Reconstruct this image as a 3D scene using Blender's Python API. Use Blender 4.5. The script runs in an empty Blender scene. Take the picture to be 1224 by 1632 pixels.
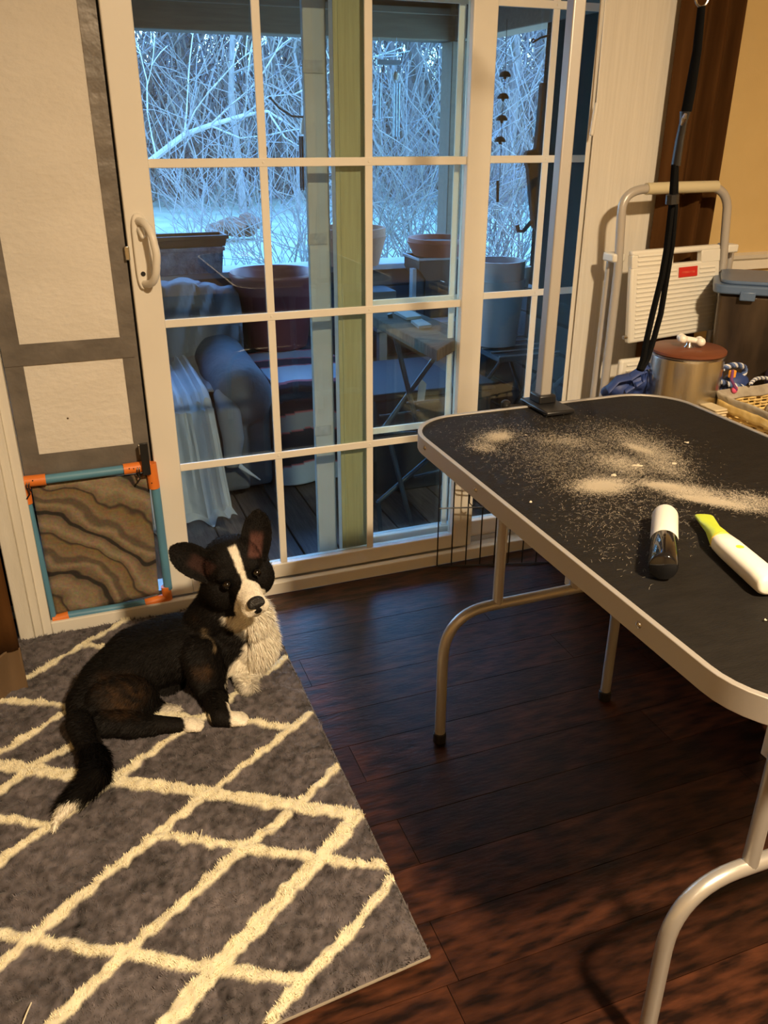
import bpy, math, random
import numpy as np
from mathutils import Vector, Matrix, noise
sc = bpy.context.scene
C = sc.collection
random.seed(7)

# ------------------------------------------------------------------ camera
F_PX, PITCH, ROLL, YAW, CAM_H = 1330.0, 0.43122, 0.0041556, -0.3633563, 1.32
cp, sp = math.cos(PITCH), math.sin(PITCH)
c_f = Vector((-math.sin(YAW)*cp, math.cos(YAW)*cp, -sp))
c_r0 = Vector((math.cos(YAW), math.sin(YAW), 0))
c_u0 = c_r0.cross(c_f)
c_r = c_r0*math.cos(ROLL) + c_u0*math.sin(ROLL)
c_u = c_r.cross(c_f)
CAM = Vector((0, 0, CAM_H))
cam_data = bpy.data.cameras.new('camera'); cam = bpy.data.objects.new('camera', cam_data); C.objects.link(cam)
cam_data.sensor_fit = 'VERTICAL'; cam_data.sensor_height = 24; cam_data.lens = F_PX/1632*24
cam_data.clip_start = 0.02; cam_data.clip_end = 300
M = Matrix((c_r, c_u, -c_f)).transposed().to_4x4(); M.translation = CAM
cam.matrix_world = M
sc.camera = cam

def at(px, py, Y):
    """world point on the plane y = Y seen at pixel px, py"""
    d = c_r*(px-612) - c_u*(py-816) + c_f*F_PX
    return CAM + d*(Y/d.y)
def fl(px, py, z=0.0):
    """world point on the horizontal plane z"""
    d = c_r*(px-612) - c_u*(py-816) + c_f*F_PX
    return CAM + d*((z-CAM_H)/d.z)

# ------------------------------------------------------------------ world, exposure
w = bpy.data.worlds.new('World'); sc.world = w; w.use_nodes = True
nt = w.node_tree; bg = nt.nodes['Background']
tc = nt.nodes.new('ShaderNodeTexCoord'); sx = nt.nodes.new('ShaderNodeSeparateXYZ'); cr = nt.nodes.new('ShaderNodeValToRGB')
nt.links.new(tc.outputs['Generated'], sx.inputs[0]); nt.links.new(sx.outputs[2], cr.inputs[0]); nt.links.new(cr.outputs[0], bg.inputs[0])
cr.color_ramp.elements[0].position = 0.0; cr.color_ramp.elements[0].color = (0.44, 0.76, 1.0, 1)
cr.color_ramp.elements[1].position = 0.6; cr.color_ramp.elements[1].color = (0.14, 0.38, 0.95, 1)
bg.inputs[1].default_value = 12.0
sc.view_settings.view_transform = 'Standard'; sc.view_settings.look = 'None'; sc.view_settings.gamma = 1
sc.view_settings.use_curve_mapping = False
sc.view_settings.exposure = 0.0
LAMP = Vector((0.80, -0.53, 2.43))
ld = bpy.data.lights.new('ceiling_bulb', 'AREA'); ld.shape = 'DISK'; ld.size = 0.20; ld.energy = 168; ld.color = (1.0, 0.75, 0.47)
lo = bpy.data.objects.new('ceiling_bulb', ld); lo.location = LAMP; C.objects.link(lo)
# unseen fill lamp, added behind the camera to lift the shadows
ld2 = bpy.data.lights.new('fill_lamp', 'AREA'); ld2.shape = 'DISK'; ld2.size = 0.35; ld2.energy = 12; ld2.color = (1.0, 0.74, 0.48)
lo2 = bpy.data.objects.new('fill_lamp', ld2); lo2.location = (-0.9, -1.7, 2.40); C.objects.link(lo2)

# ------------------------------------------------------------------ materials
MATS = {}
def mat(name, col, rough=0.6, metal=0.0, col2=None, nscale=8.0, bump=0.0, bscale=60.0, spec=0.5, stretch=(1,1,1), rnd=0.0, coat=0.0, sheen=0.0, detail=4.0, lo_=0.35, hi_=0.65):
    if name in MATS: return MATS[name]
    m = bpy.data.materials.new(name); m.use_nodes = True; t = m.node_tree; N = t.nodes; L = t.links
    b = N['Principled BSDF']; b.inputs['Roughness'].default_value = rough; b.inputs['Metallic'].default_value = metal
    b.inputs['Specular IOR Level'].default_value = spec
    b.inputs['Coat Weight'].default_value = coat; b.inputs['Sheen Weight'].default_value = sheen
    b.inputs['Base Color'].default_value = (*col, 1)
    tcn = N.new('ShaderNodeTexCoord'); mp = N.new('ShaderNodeMapping'); mp.inputs['Scale'].default_value = stretch
    L.new(tcn.outputs['Object'], mp.inputs[0])
    out = None
    if col2:
        nz = N.new('ShaderNodeTexNoise'); nz.inputs['Scale'].default_value = nscale; nz.inputs['Detail'].default_value = detail
        L.new(mp.outputs[0], nz.inputs[0]); r = N.new('ShaderNodeValToRGB')
        r.color_ramp.elements[0].position = lo_; r.color_ramp.elements[0].color = (*col, 1)
        r.color_ramp.elements[1].position = hi_; r.color_ramp.elements[1].color = (*col2, 1)
        L.new(nz.outputs['Fac'], r.inputs[0]); out = r.outputs[0]
    if rnd > 0:
        oi = N.new('ShaderNodeObjectInfo'); hs = N.new('ShaderNodeHueSaturation'); mr = N.new('ShaderNodeMapRange')
        mr.inputs['To Min'].default_value = 1-rnd; mr.inputs['To Max'].default_value = 1+rnd
        L.new(oi.outputs['Random'], mr.inputs[0]); L.new(mr.outputs[0], hs.inputs['Value'])
        if out: L.new(out, hs.inputs['Color'])
        else: hs.inputs['Color'].default_value = (*col, 1)
        out = hs.outputs[0]
    if out: L.new(out, b.inputs['Base Color'])
    if bump > 0:
        nb = N.new('ShaderNodeTexNoise'); nb.inputs['Scale'].default_value = bscale; nb.inputs['Detail'].default_value = 3
        L.new(mp.outputs[0], nb.inputs[0]); bp = N.new('ShaderNodeBump'); bp.inputs['Strength'].default_value = bump; bp.inputs['Distance'].default_value = 0.01
        L.new(nb.outputs['Fac'], bp.inputs['Height']); L.new(bp.outputs[0], b.inputs['Normal'])
    MATS[name] = m
    return m
def attr_mat(name, attr, rough=0.9, sheen=0.0, spec=0.2, bump=0.0, bscale=300, vary=0.0):
    m = bpy.data.materials.new(name); m.use_nodes = True; t = m.node_tree; N = t.nodes; L = t.links
    b = N['Principled BSDF']; b.inputs['Roughness'].default_value = rough; b.inputs['Sheen Weight'].default_value = sheen
    b.inputs['Specular IOR Level'].default_value = spec
    a = N.new('ShaderNodeAttribute'); a.attribute_name = attr; L.new(a.outputs['Color'], b.inputs['Base Color'])
    if bump:
        nb = N.new('ShaderNodeTexNoise'); nb.inputs['Scale'].default_value = bscale; tc_ = N.new('ShaderNodeTexCoord'); L.new(tc_.outputs['Object'], nb.inputs[0])
        bp = N.new('ShaderNodeBump'); bp.inputs['Strength'].default_value = bump; bp.inputs['Distance'].default_value = 0.004
        L.new(nb.outputs['Fac'], bp.inputs['Height']); L.new(bp.outputs[0], b.inputs['Normal'])
    return m
def glass_mat(name, tint=(0.93, 0.98, 0.97), boost=1.0):
    m = bpy.data.materials.new(name); m.use_nodes = True; t = m.node_tree; N = t.nodes; L = t.links
    N.remove(N['Principled BSDF']); o = N['Material Output']
    tr = N.new('ShaderNodeBsdfTransparent'); tr.inputs[0].default_value = (*tint, 1)
    gl = N.new('ShaderNodeBsdfGlossy'); gl.inputs['Roughness'].default_value = 0.0; gl.inputs[0].default_value = (1, 1, 1, 1)
    fr = N.new('ShaderNodeFresnel'); fr.inputs[0].default_value = 1.45
    mx = N.new('ShaderNodeMixShader'); ml = N.new('ShaderNodeMath'); ml.operation = 'MULTIPLY'; ml.inputs[1].default_value = boost
    L.new(fr.outputs[0], ml.inputs[0]); L.new(ml.outputs[0], mx.inputs[0]); L.new(tr.outputs[0], mx.inputs[1]); L.new(gl.outputs[0], mx.inputs[2])
    L.new(mx.outputs[0], o.inputs[0]); return m
def emit_mat(name, col, s):
    m = bpy.data.materials.new(name); m.use_nodes = True; t = m.node_tree; N = t.nodes
    b = N['Principled BSDF']; b.inputs['Emission Color'].default_value = (*col, 1); b.inputs['Emission Strength'].default_value = s; return m

vinyl = mat('door_vinyl', (0.74, 0.70, 0.62), 0.38, col2=(0.80, 0.765, 0.68), nscale=3)
wood_trim = mat('painted_trim', (0.72, 0.68, 0.59), 0.5, col2=(0.80, 0.76, 0.67), nscale=5, stretch=(6, 6, 1), bump=0.1)
floor_m = mat('dark_plank', (0.0075, 0.0028, 0.0018), 0.36, col2=(0.072, 0.0235, 0.0105), nscale=7, stretch=(1.8, 7, 6), bump=0.10, bscale=22, rnd=0.35, detail=12, lo_=0.36, hi_=0.74, spec=0.35)
beige = mat('beige_wall', (0.62, 0.45, 0.20), 0.85, col2=(0.65, 0.475, 0.215), bump=0.05, bscale=200)
white_ceil = mat('white_ceiling', (0.75, 0.72, 0.68), 0.9)
foam = mat('foam_board', (0.70, 0.655, 0.58), 0.9, col2=(0.74, 0.695, 0.62), nscale=9, bump=0.28, bscale=60, stretch=(0.8, 1, 1.2))
tape = mat('duct_tape', (0.145, 0.13, 0.115), 0.42, col2=(0.19, 0.17, 0.15), nscale=14, bump=0.35, bscale=22, metal=0.2)
black_pl = mat('black_plastic', (0.012, 0.012, 0.013), 0.35)
dark_gap = mat('gap_black', (0.01, 0.01, 0.01), 0.8)
alu = mat('aluminium', (0.52, 0.50, 0.47), 0.48, 0.6, bump=0.02, bscale=300)
silver_paint = mat('silver_paint', (0.47, 0.45, 0.42), 0.33, 0.55)
table_top_m = mat('ribbed_rubber', (0.0075, 0.0065, 0.0055), 0.62, col2=(0.011, 0.0095, 0.008), nscale=30, bump=0.2, bscale=160, stretch=(1, 4, 1), spec=.22)
white_pl = mat('white_plastic', (0.80, 0.78, 0.70), 0.35)
lime = mat('lime_plastic', (0.50, 0.62, 0.05), 0.4)
orange = mat('orange_plastic', (0.75, 0.20, 0.03), 0.45)
teal = mat('teal_pipe', (0.085, 0.23, 0.36), 0.45, col2=(0.10, 0.27, 0.40))
brown_cloth = mat('brown_curtain', (0.058, 0.023, 0.005), 0.9, col2=(0.082, 0.035, 0.009), nscale=4, stretch=(10, 10, 1), spec=.15, sheen=0.0)
brown_hem = mat('brown_hem', (0.13, 0.08, 0.04), 0.85)
blind_cloth = mat('blind_fabric', (0.70, 0.66, 0.58), 0.9, col2=(0.77, 0.73, 0.65), nscale=5, stretch=(22, 22, 0.7), bump=0.15, bscale=30)
steel = mat('brushed_steel', (0.55, 0.53, 0.50), 0.24, 1.0, stretch=(30, 30, 1), bump=0.05, bscale=10)
brown_lid = mat('brown_lid', (0.15, 0.045, 0.02), 0.42, col2=(0.19, 0.06, 0.028), nscale=3, stretch=(2, 9, 1))
navy = mat('navy_nylon', (0.022, 0.045, 0.17), 0.55, col2=(0.03, 0.06, 0.22), bump=0.3, bscale=30)
blue_lid = mat('blue_lid', (0.10, 0.16, 0.28), 0.35)
wicker = mat('wicker', (0.66, 0.45, 0.14), 0.65, col2=(0.80, 0.60, 0.25), nscale=60, rnd=0.15)
liner = mat('basket_liner', (0.55, 0.49, 0.38), 0.9, col2=(0.30, 0.26, 0.20), nscale=18, bump=0.3, bscale=50)
red = mat('red_label', (0.62, 0.03, 0.02), 0.5)
wood_light = mat('cream_wood', (0.62, 0.52, 0.34), 0.6, col2=(0.70, 0.60, 0.41), nscale=5, stretch=(1, 8, 8))
deck_m = mat('deck_plank', (0.085, 0.065, 0.06), 0.55, col2=(0.14, 0.11, 0.10), nscale=6, stretch=(14, 1.2, 4), bump=0.2, bscale=20, rnd=0.2)
porch_dark = mat('porch_siding', (0.10, 0.12, 0.15), 0.7, col2=(0.13, 0.15, 0.18), nscale=5)
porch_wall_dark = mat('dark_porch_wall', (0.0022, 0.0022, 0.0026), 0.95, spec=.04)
ledge_m = mat('ledge_paint', (0.28, 0.31, 0.35), 0.5)
beam_m = mat('porch_beam', (0.10, 0.075, 0.055), 0.8, col2=(0.13, 0.10, 0.07), nscale=6, stretch=(1, 10, 10))
post_m = mat('screen_post', (0.40, 0.40, 0.37), 0.6, col2=(0.34, 0.34, 0.31), nscale=7)
stile_out = mat('olive_stile', (0.36, 0.33, 0.17), 0.6, col2=(0.31, 0.28, 0.14), nscale=6, stretch=(20, 20, 1))  # olive tone seen through the glass, put into the stile colour
glass = glass_mat('window_glass', (0.90, 0.96, 0.97), 1.0)
glass_t = glass_mat('tinted_glass', (0.78, 0.86, 0.82), 1.1)

# ------------------------------------------------------------------ mesh helpers
class MB:
    def __init__(s): s.v = []; s.f = []
    def add(s, vs, fs):
        o = len(s.v); s.v += [tuple(p) for p in vs]; s.f += [tuple(i+o for i in f) for f in fs]; return s
    def box(s, a, b, m=None):
        x0, y0, z0 = a; x1, y1, z1 = b
        vs = [Vector(p) for p in ((x0,y0,z0),(x1,y0,z0),(x1,y1,z0),(x0,y1,z0),(x0,y0,z1),(x1,y0,z1),(x1,y1,z1),(x0,y1,z1))]
        if m is not None: vs = [m @ p for p in vs]
        return s.add(vs, [(0,3,2,1),(4,5,6,7),(0,1,5,4),(1,2,6,5),(2,3,7,6),(3,0,4,7)])
    def tube(s, pts, r, n=10, caps=True, closed=False, flat=1.0):
        pts = [Vector(p) for p in pts]; K = len(pts)
        rs = r if isinstance(r, (list, tuple)) else [r]*K
        prev = None; vs = []
        for i, p in enumerate(pts):
            if closed: t = pts[(i+1) % K]-pts[i-1]
            else: t = pts[min(i+1, K-1)]-pts[max(i-1, 0)]
            if t.length < 1e-9: t = Vector((0, 0, 1))
            t.normalize()
            if prev is None:
                a = Vector((0, 0, 1)) if abs(t.z) < 0.9 else Vector((1, 0, 0)); u = t.cross(a).normalized()
            else:
                u = prev-t*prev.dot(t)
                u = u.normalized() if u.length > 1e-6 else t.orthogonal().normalized()
            prev = u; w_ = t.cross(u)
            for k in range(n):
                an = 2*math.pi*k/n; vs.append(p+(u*math.cos(an)+w_*math.sin(an)*flat)*rs[i])
        fs = []
        for i in range(K if closed else K-1):
            j = (i+1) % K
            for k in range(n): fs.append((i*n+k, i*n+(k+1) % n, j*n+(k+1) % n, j*n+k))
        if caps and not closed: fs.append(tuple(range(n))[::-1]); fs.append(tuple((K-1)*n+k for k in range(n)))
        return s.add(vs, fs)
    def lathe(s, c, prof, n=32, axis=None):
        """prof: list of (radius, height); axis default z"""
        c = Vector(c); ax = Vector(axis).normalized() if axis is not None else Vector((0, 0, 1))
        u = ax.orthogonal().normalized(); w_ = ax.cross(u); vs = []
        for r, h in prof:
            for k in range(n):
                an = 2*math.pi*k/n; vs.append(c+ax*h+(u*math.cos(an)+w_*math.sin(an))*r)
        K = len(prof); fs = []
        for i in range(K-1):
            for k in range(n): fs.append((i*n+k, i*n+(k+1) % n, (i+1)*n+(k+1) % n, (i+1)*n+k))
        if prof[0][0] > 1e-6: fs.append(tuple(range(n))[::-1])
        if prof[-1][0] > 1e-6: fs.append(tuple((K-1)*n+k for k in range(n)))
        return s.add(vs, fs)
    def ell(s, c, r, rot=None, n=16):
        c = Vector(c); r = (r, r, r) if not hasattr(r, '__len__') else r; vs = []; m_ = n//2
        for i in range(m_+1):
            th = math.pi*i/m_
            for k in range(n):
                ph = 2*math.pi*k/n; p = Vector((r[0]*math.sin(th)*math.cos(ph), r[1]*math.sin(th)*math.sin(ph), r[2]*math.cos(th)))
                if rot is not None: p = rot @ p
                vs.append(c+p)
        fs = [(i*n+k, (i+1)*n+k, (i+1)*n+(k+1) % n, i*n+(k+1) % n) for i in range(m_) for k in range(n)]
        return s.add(vs, fs)
    def caps(s, a, b, ra, rb, n=14, K=8):
        """tapered capsule"""
        a = Vector(a); b = Vector(b); ax = (b-a); Ln = ax.length; ax.normalize(); prof = []
        for i in range(K+1):
            t = math.pi/2*i/K; prof.append((ra*math.sin(t)+1e-5, -ra*math.cos(t)))
        for i in range(K+1):
            t = math.pi/2*i/K; prof.append((rb*math.cos(t)+1e-5, Ln+rb*math.sin(t)))
        return s.lathe(a, prof, n, ax)
    def prism(s, poly, y0, y1, ax='y'):
        """poly of 2d points extruded along an axis (x,z for y; x,y for z)"""
        n = len(poly)
        if ax == 'y': vs = [(p[0], y0, p[1]) for p in poly]+[(p[0], y1, p[1]) for p in poly]
        elif ax == 'z': vs = [(p[0], p[1], y0) for p in poly]+[(p[0], p[1], y1) for p in poly]
        else: vs = [(y0, p[0], p[1]) for p in poly]+[(y1, p[0], p[1]) for p in poly]
        fs = [tuple(range(n)), tuple(range(2*n-1, n-1, -1))]+[(i, i+n, (i+1) % n+n, (i+1) % n) for i in range(n)]
        return s.add(vs, fs)
    def grid(s, fn, nu, nv):
        vs = [fn(i/(nu-1), j/(nv-1)) for j in range(nv) for i in range(nu)]
        fs = [(j*nu+i, j*nu+i+1, (j+1)*nu+i+1, (j+1)*nu+i) for j in range(nv-1) for i in range(nu-1)]
        return s.add(vs, fs)
    def build(s, name, m, parent=None, smooth=True, bevel=0.0, thick=0.0, angle=40):
        me = bpy.data.meshes.new(name); me.from_pydata(s.v, [], s.f); me.update()
        o = bpy.data.objects.new(name, me); C.objects.link(o)
        if m: me.materials.append(m)
        fix_normals(me)
        if smooth:
            me.shade_smooth()
            try: me.set_sharp_from_angle(angle=math.radians(angle))
            except Exception: pass
        if thick: md = o.modifiers.new('s', 'SOLIDIFY'); md.thickness = thick; md.offset = 0
        if bevel: md = o.modifiers.new('b', 'BEVEL'); md.width = bevel; md.segments = 2; md.limit_method = 'ANGLE'
        if parent: put(o, parent)
        return o
import bmesh
def fix_normals(me):
    bm = bmesh.new(); bm.from_mesh(me); bmesh.ops.recalc_face_normals(bm, faces=bm.faces); bm.to_mesh(me); bm.free()
def put(o, parent):
    o.parent = parent
    o.matrix_parent_inverse = Matrix.Translation(-Vector(parent.location)) if parent.type == 'EMPTY' and parent.rotation_euler.to_quaternion().angle < 1e-6 else parent.matrix_basis.inverted()
def tag(o, label=None, cat=None, group=None, kind=None):
    if label: o['label'] = label
    if cat: o['category'] = cat
    if group: o['group'] = group
    if kind: o['kind'] = kind
    return o
def thing(name, loc, label, cat, group=None, kind=None):
    o = bpy.data.objects.new(name, None); C.objects.link(o); o.location = loc; o.empty_display_size = 0.1
    return tag(o, label, cat, group, kind)
def union(mb, name, m, voxel, smooth_it=6, parent=None, fac=0.6):
    """continuous surface out of overlapping closed pieces"""
    tmp = mb.build('tmp', None, smooth=False)
    r = tmp.modifiers.new('r', 'REMESH'); r.mode = 'VOXEL'; r.voxel_size = voxel
    s_ = tmp.modifiers.new('s', 'SMOOTH'); s_.iterations = smooth_it; s_.factor = fac
    dg = bpy.context.evaluated_depsgraph_get(); me = bpy.data.meshes.new_from_object(tmp.evaluated_get(dg)); me.name = name
    bpy.data.objects.remove(tmp)
    o = bpy.data.objects.new(name, me); C.objects.link(o); me.shade_smooth()
    me.materials.clear(); me.materials.append(m)
    if parent: put(o, parent)
    return o
def col_attr(me, cols, name='coat'):
    a = me.color_attributes.new(name, 'FLOAT_COLOR', 'POINT'); a.data.foreach_set('color', np.asarray(cols, dtype=np.float32).ravel())
def fast_mesh(name, V, Fc, m, cols=None, parent=None, smooth=False):
    me = bpy.data.meshes.new(name); V = np.asarray(V, dtype=np.float32); Fc = np.asarray(Fc, dtype=np.int32); k = Fc.shape[1]
    me.vertices.add(len(V)); me.vertices.foreach_set('co', V.ravel())
    me.loops.add(Fc.size); me.loops.foreach_set('vertex_index', Fc.ravel())
    me.polygons.add(len(Fc)); me.polygons.foreach_set('loop_start', np.arange(0, Fc.size, k, dtype=np.int32))
    me.update(calc_edges=True); me.validate()
    if cols is not None: col_attr(me, cols)
    me.materials.append(m)
    if smooth: me.shade_smooth()
    o = bpy.data.objects.new(name, me); C.objects.link(o)
    if parent: put(o, parent)
    return o
def arc(p0, p1, p2, n=8):
    """quadratic bend from p0 to p2 round p1"""
    p0, p1, p2 = Vector(p0), Vector(p1), Vector(p2)
    return [p0*(1-t)**2+p1*2*t*(1-t)+p2*t*t for t in [i/n for i in range(n+1)]]

# ================================================================== THE ROOM
YW = 2.23      # front face of the door frame
X0, X1, Y0, H = -1.9, 3.4, -2.9, 2.50
fo = thing('floor', (0, 0, 0), None, None, kind='structure')
MB().box((X0, Y0, -0.03), (X1, 2.45, -0.004)).build('subfloor', dark_gap, fo)
pw = 0.126; row = 0; y = 2.235
plank_mesh = {}
while y > Y0:
    x = X0 - random.random()*1.1
    while x < X1:
        Lp = 1.22
        a, b = max(x, X0), min(x+Lp, X1)
        if b-a > 0.02 and (y > -0.7):
            mb = MB().box((a+.0007, y-pw+.0007, -0.004), (b-.0007, y-.0007, 0.0), None); o = mb.build('plank', floor_m, fo, smooth=False)
        x += Lp
    y -= pw; row += 1
MB().box((X0, Y0, -0.004), (X1, y+0.02 if y < -0.7 else -0.7, 0.0)).build('floor_beyond', floor_m, fo)
tag(MB().box((X0, Y0, H), (X1, 2.5, H+.05)).build('ceiling', white_ceil, smooth=False), kind='structure')
tag(MB().box((X0-.1, Y0, 0), (X0, 2.5, H)).build('wall_left', beige, smooth=False), kind='structure')
tag(MB().box((X1, Y0, 0), (X1+.1, 2.5, H)).build('wall_right', beige, smooth=False), kind='structure')
tag(MB().box((X0, Y0-.1, 0), (X1, Y0, H)).build('wall_front', beige, smooth=False), kind='structure')
XL, XR = -0.285, 1.90      # door opening
wb = thing('wall_back', (0, 0, 0), None, None, kind='structure')
MB().box((X0, 2.25, 0), (XL, 2.40, H)).build('wall_panel', beige, wb, smooth=False)
MB().box((XR, 2.25, 0), (X1, 2.40, H)).build('wall_panel', beige, wb, smooth=False)
MB().box((XL, 2.25, 2.08), (XR, 2.40, H)).build('wall_panel', beige, wb, smooth=False)
# chair rail and baseboard
zr = at(1195, 405, 2.235).z
mb = MB().prism([(2.25, zr-.052), (2.232, zr-.048), (2.236, zr-.02), (2.222, zr-.012), (2.218, zr), (2.25, zr+.004)], XR+.07, X1, 'x')
tag(mb.build('trim_1', vinyl, smooth=False), 'white moulded chair rail across the beige wall', kind='structure')
tag(MB().box((XR+.07, 2.225, 0), (X1, 2.25, 0.10)).build('baseboard_back', vinyl, bevel=.004), kind='structure')
# lower wainscot panel right of the door is painted white under the rail
# door casing on the left, stepped profile
cs = thing('trim_2', (XL, YW, 0), 'white painted door casing at the left of the sliding door', None, kind='structure')
xa = at(33, 1020, 2.22).x; xb = at(84, 1005, 2.24).x
MB().box((xa, 2.205, 0), (xa+(xb-xa)*.45, 2.25, 2.14)).build('casing_outer', wood_trim, cs, bevel=.003)
MB().box((xa+(xb-xa)*.45, 2.214, 0), (xa+(xb-xa)*.72, 2.25, 2.12)).build('casing_bead', wood_trim, cs, bevel=.003)
MB().box((xa+(xb-xa)*.72, 2.225, 0), (xb, 2.36, 2.08)).build('casing_inner', vinyl, cs, bevel=.002)
MB().box((xb, 2.225, 2.03), (XR, 2.36, 2.10)).build('head_jamb', vinyl, cs, bevel=.002)
XJ = xb
# ---- sill and tracks
d1 = thing('door_1', (0.6, YW, 0), 'white vinyl frame sill of the sliding patio door', None, kind='structure')
MB().box((XJ, 2.222, 0.0), (XR, 2.245, 0.040)).build('sill_front', vinyl, d1, bevel=.003)
MB().box((XJ, 2.245, 0.0), (XR, 2.40, 0.028)).build('sill', vinyl, d1, bevel=.002)
MB().box((XJ, 2.293, 0.028), (XR, 2.300, 0.045)).build('track_rail', alu, d1)
MB().box((XR-.02, 2.245, 0.0), (XR, 2.40, 2.05)).build('side_jamb', vinyl, d1)
# ---- sliding panel
def sash(root, x0, x1, sl, sr, y0, y1, z0, z1, gz0, gz1, xs, zs, gm, fm, mm, mw=0.021):
    MB().box((x0, y0, z0), (sl, y1, z1)).build('stile', fm, root, bevel=.003)
    MB().box((sr, y0, z0), (x1, y1, z1)).build('stile', fm, root, bevel=.003)
    MB().box((sl, y0+.002, z0), (sr, y1, gz0)).build('bottom_rail', fm, root, bevel=.003)
    MB().box((sl, y0+.002, gz1), (sr, y1, z1)).build('top_rail', fm, root, bevel=.003)
    ym = (y0+y1)/2
    MB().box((sl, ym+.001, gz0), (sr, ym+.005, gz1)).build('glass_pane', gm, root, smooth=False)
    ex = [sl]+xs+[sr]; ez = [gz0]+zs+[gz1]
    for x in xs:
        MB().box((x-mw/2, ym-.008, gz0), (x+mw/2, ym-.001, gz1)).build('vertical_muntin', mm, root, bevel=.0015)
    for z in zs:
        MB().box((sl, ym-.009, z-mw/2), (sr, ym-.0012, z+mw/2)).build('horizontal_muntin', mm, root, bevel=.0015)
        for x in xs: MB().lathe((x, ym-.009, z), [(.0035, 0), (.003, .0015), (0.0001, .002)], 10, (0, -1, 0)).build('muntin_pin', mm, root)
ys0, ys1 = 2.252, 2.290
k = (ys0+.010)/2.62*1.0
def PX(px, py, Y=2.262): return at(px, py, Y).x
def PZ(px, py, Y=2.262): return at(px, py, Y).z
d2 = thing('door_2', (0.67, 2.27, 0.045), 'sliding glass door panel with fifteen panes and a white pull handle', None, kind='structure')
slx, srx = PX(236, 260), PX(743, 260)
z_rows = [PZ(440, 727), PZ(430, 505), PZ(420, 259)]
dz = (z_rows[2]-z_rows[0])/2
xs = [slx+(srx-slx)/3, slx+2*(srx-slx)/3]
sash(d2, PX(157, 0, 2.252), PX(795, 20, 2.252), slx, srx, ys0, ys1, 0.040, 2.03, PZ(500, 888), z_rows[2]+2*dz, xs, z_rows+[z_rows[2]+dz], glass, vinyl, vinyl)
# pull handle
hx, hz0, hz1 = PX(226, 400, 2.24), PZ(222, 340, 2.24), PZ(236, 462, 2.24)
hm = vinyl
hp = MB()
xc = hx
prof = []
n = 24
outl = []
for i in range(n):
    a = 2*math.pi*i/n; cx_, sz_ = math.cos(a), math.sin(a)
    outl.append((xc+0.019*np.sign(cx_)*abs(cx_)**.6, (hz0+hz1)/2+(hz0-hz1)/2*np.sign(sz_)*abs(sz_)**.45))
hp.prism(outl, 2.240, 2.2525)
h_ = hp.build('handle_plate', hm, d2, bevel=.003)
zt, zb = hz0-.018, hz1+.016
pts = arc((xc-.002, 2.246, zt), (xc+.020, 2.195, zt+.004), (xc+.026, 2.187, zt-.045), 7)+arc((xc+.026, 2.187, zt-.05), (xc+.032, 2.182, (zt+zb)/2), (xc+.026, 2.187, zb+.05), 8)+arc((xc+.026, 2.187, zb+.045), (xc+.020, 2.195, zb-.004), (xc-.002, 2.246, zb), 7)
MB().tube(pts, 0.0095, 12).build('handle_grip', hm, d2)
MB().lathe((xc-.003, 2.2405, hz1+.04), [(.006, 0), (.006, .002), (.0001, .002)], 12, (0, -1, 0)).build('keyhole', black_pl, d2)
MB().caps((xc+.002, 2.238, zt-.02), (xc+.004, 2.225, zt-.035), .009, .006).build('thumb_latch', hm, d2)
MB().box((PX(205, 390, 2.25)-.012, 2.246, PZ(205, 415, 2.25)), (PX(205, 390, 2.25), 2.256, PZ(205, 392, 2.25))).build('latch_hook', steel, d2, bevel=.002)
# ---- fixed panel behind
yf0, yf1 = 2.302, 2.340
d3 = thing('door_3', (1.5, 2.32, 0.03), 'fixed glass door panel behind the sliding one, right half of the opening', None, kind='structure')
fs0, fs1 = PX(535, 300, 2.302), PX(581, 300, 2.302)
fx = [fs1+.287, fs1+.574, fs1+.861]
fx[0] = PX(726, 300, 2.32); fx[1] = PX(867, 300, 2.31); fx[2] = fx[1]+(fx[1]-fx[0])
fz = [PZ(805, 470, 2.31)-.392, PZ(805, 470, 2.31), PZ(818, 254, 2.31), PZ(830, 4, 2.31)]
sash(d3, fs0, fx[2]+.22, fs1, fx[2]+.16, yf0, yf1, 0.028, 2.05, 0.10, fz[3]+.39, fx, fz, glass, vinyl, vinyl, 0.020)
MB().box((fs0, yf0-.0015, 0.028), (fs1+.0005, yf0+.001, 2.05)).build('stile_tint', stile_out, d3)  # thin sheet carrying the through-glass olive over the vinyl
MB().box((fs0+.012, yf0-.004, 0.028), (fs0+.017, yf0-.001, 2.05)).build('stile_bead', stile_out, d3)
MB().box((fs0+.004, yf1, 0.03), (fs1-.02, yf1+.012, 2.05)).build('weather_strip', stile_out, d3, bevel=.002)
# ---- screen door stile outside the glass
d4 = thing('door_4', (0.9, 2.38, 0.02), 'grey sliding screen door stile seen through the glass', None, kind='structure')
sx0, sx1 = PX(487, 200, 2.37), PX(523, 200, 2.37)
MB().box((sx0, 2.37, 0.028), (sx1, 2.392, 2.05)).build('screen_stile', post_m, d4, bevel=.003)
MB().box((sx1+.055, 2.36, 0.028), (sx1+.072, 2.40, 2.05)).build('screen_track', post_m, d4, bevel=.003)
for z_ in (.45, 1.02, 1.45): MB().box((sx0-.003, 2.366, z_), (sx1-.012, 2.371, z_+.03)).build('tape_residue', mat('residue', (.36, .36, .34), .9, col2=(.28, .28, .27), nscale=40), d4)

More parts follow.
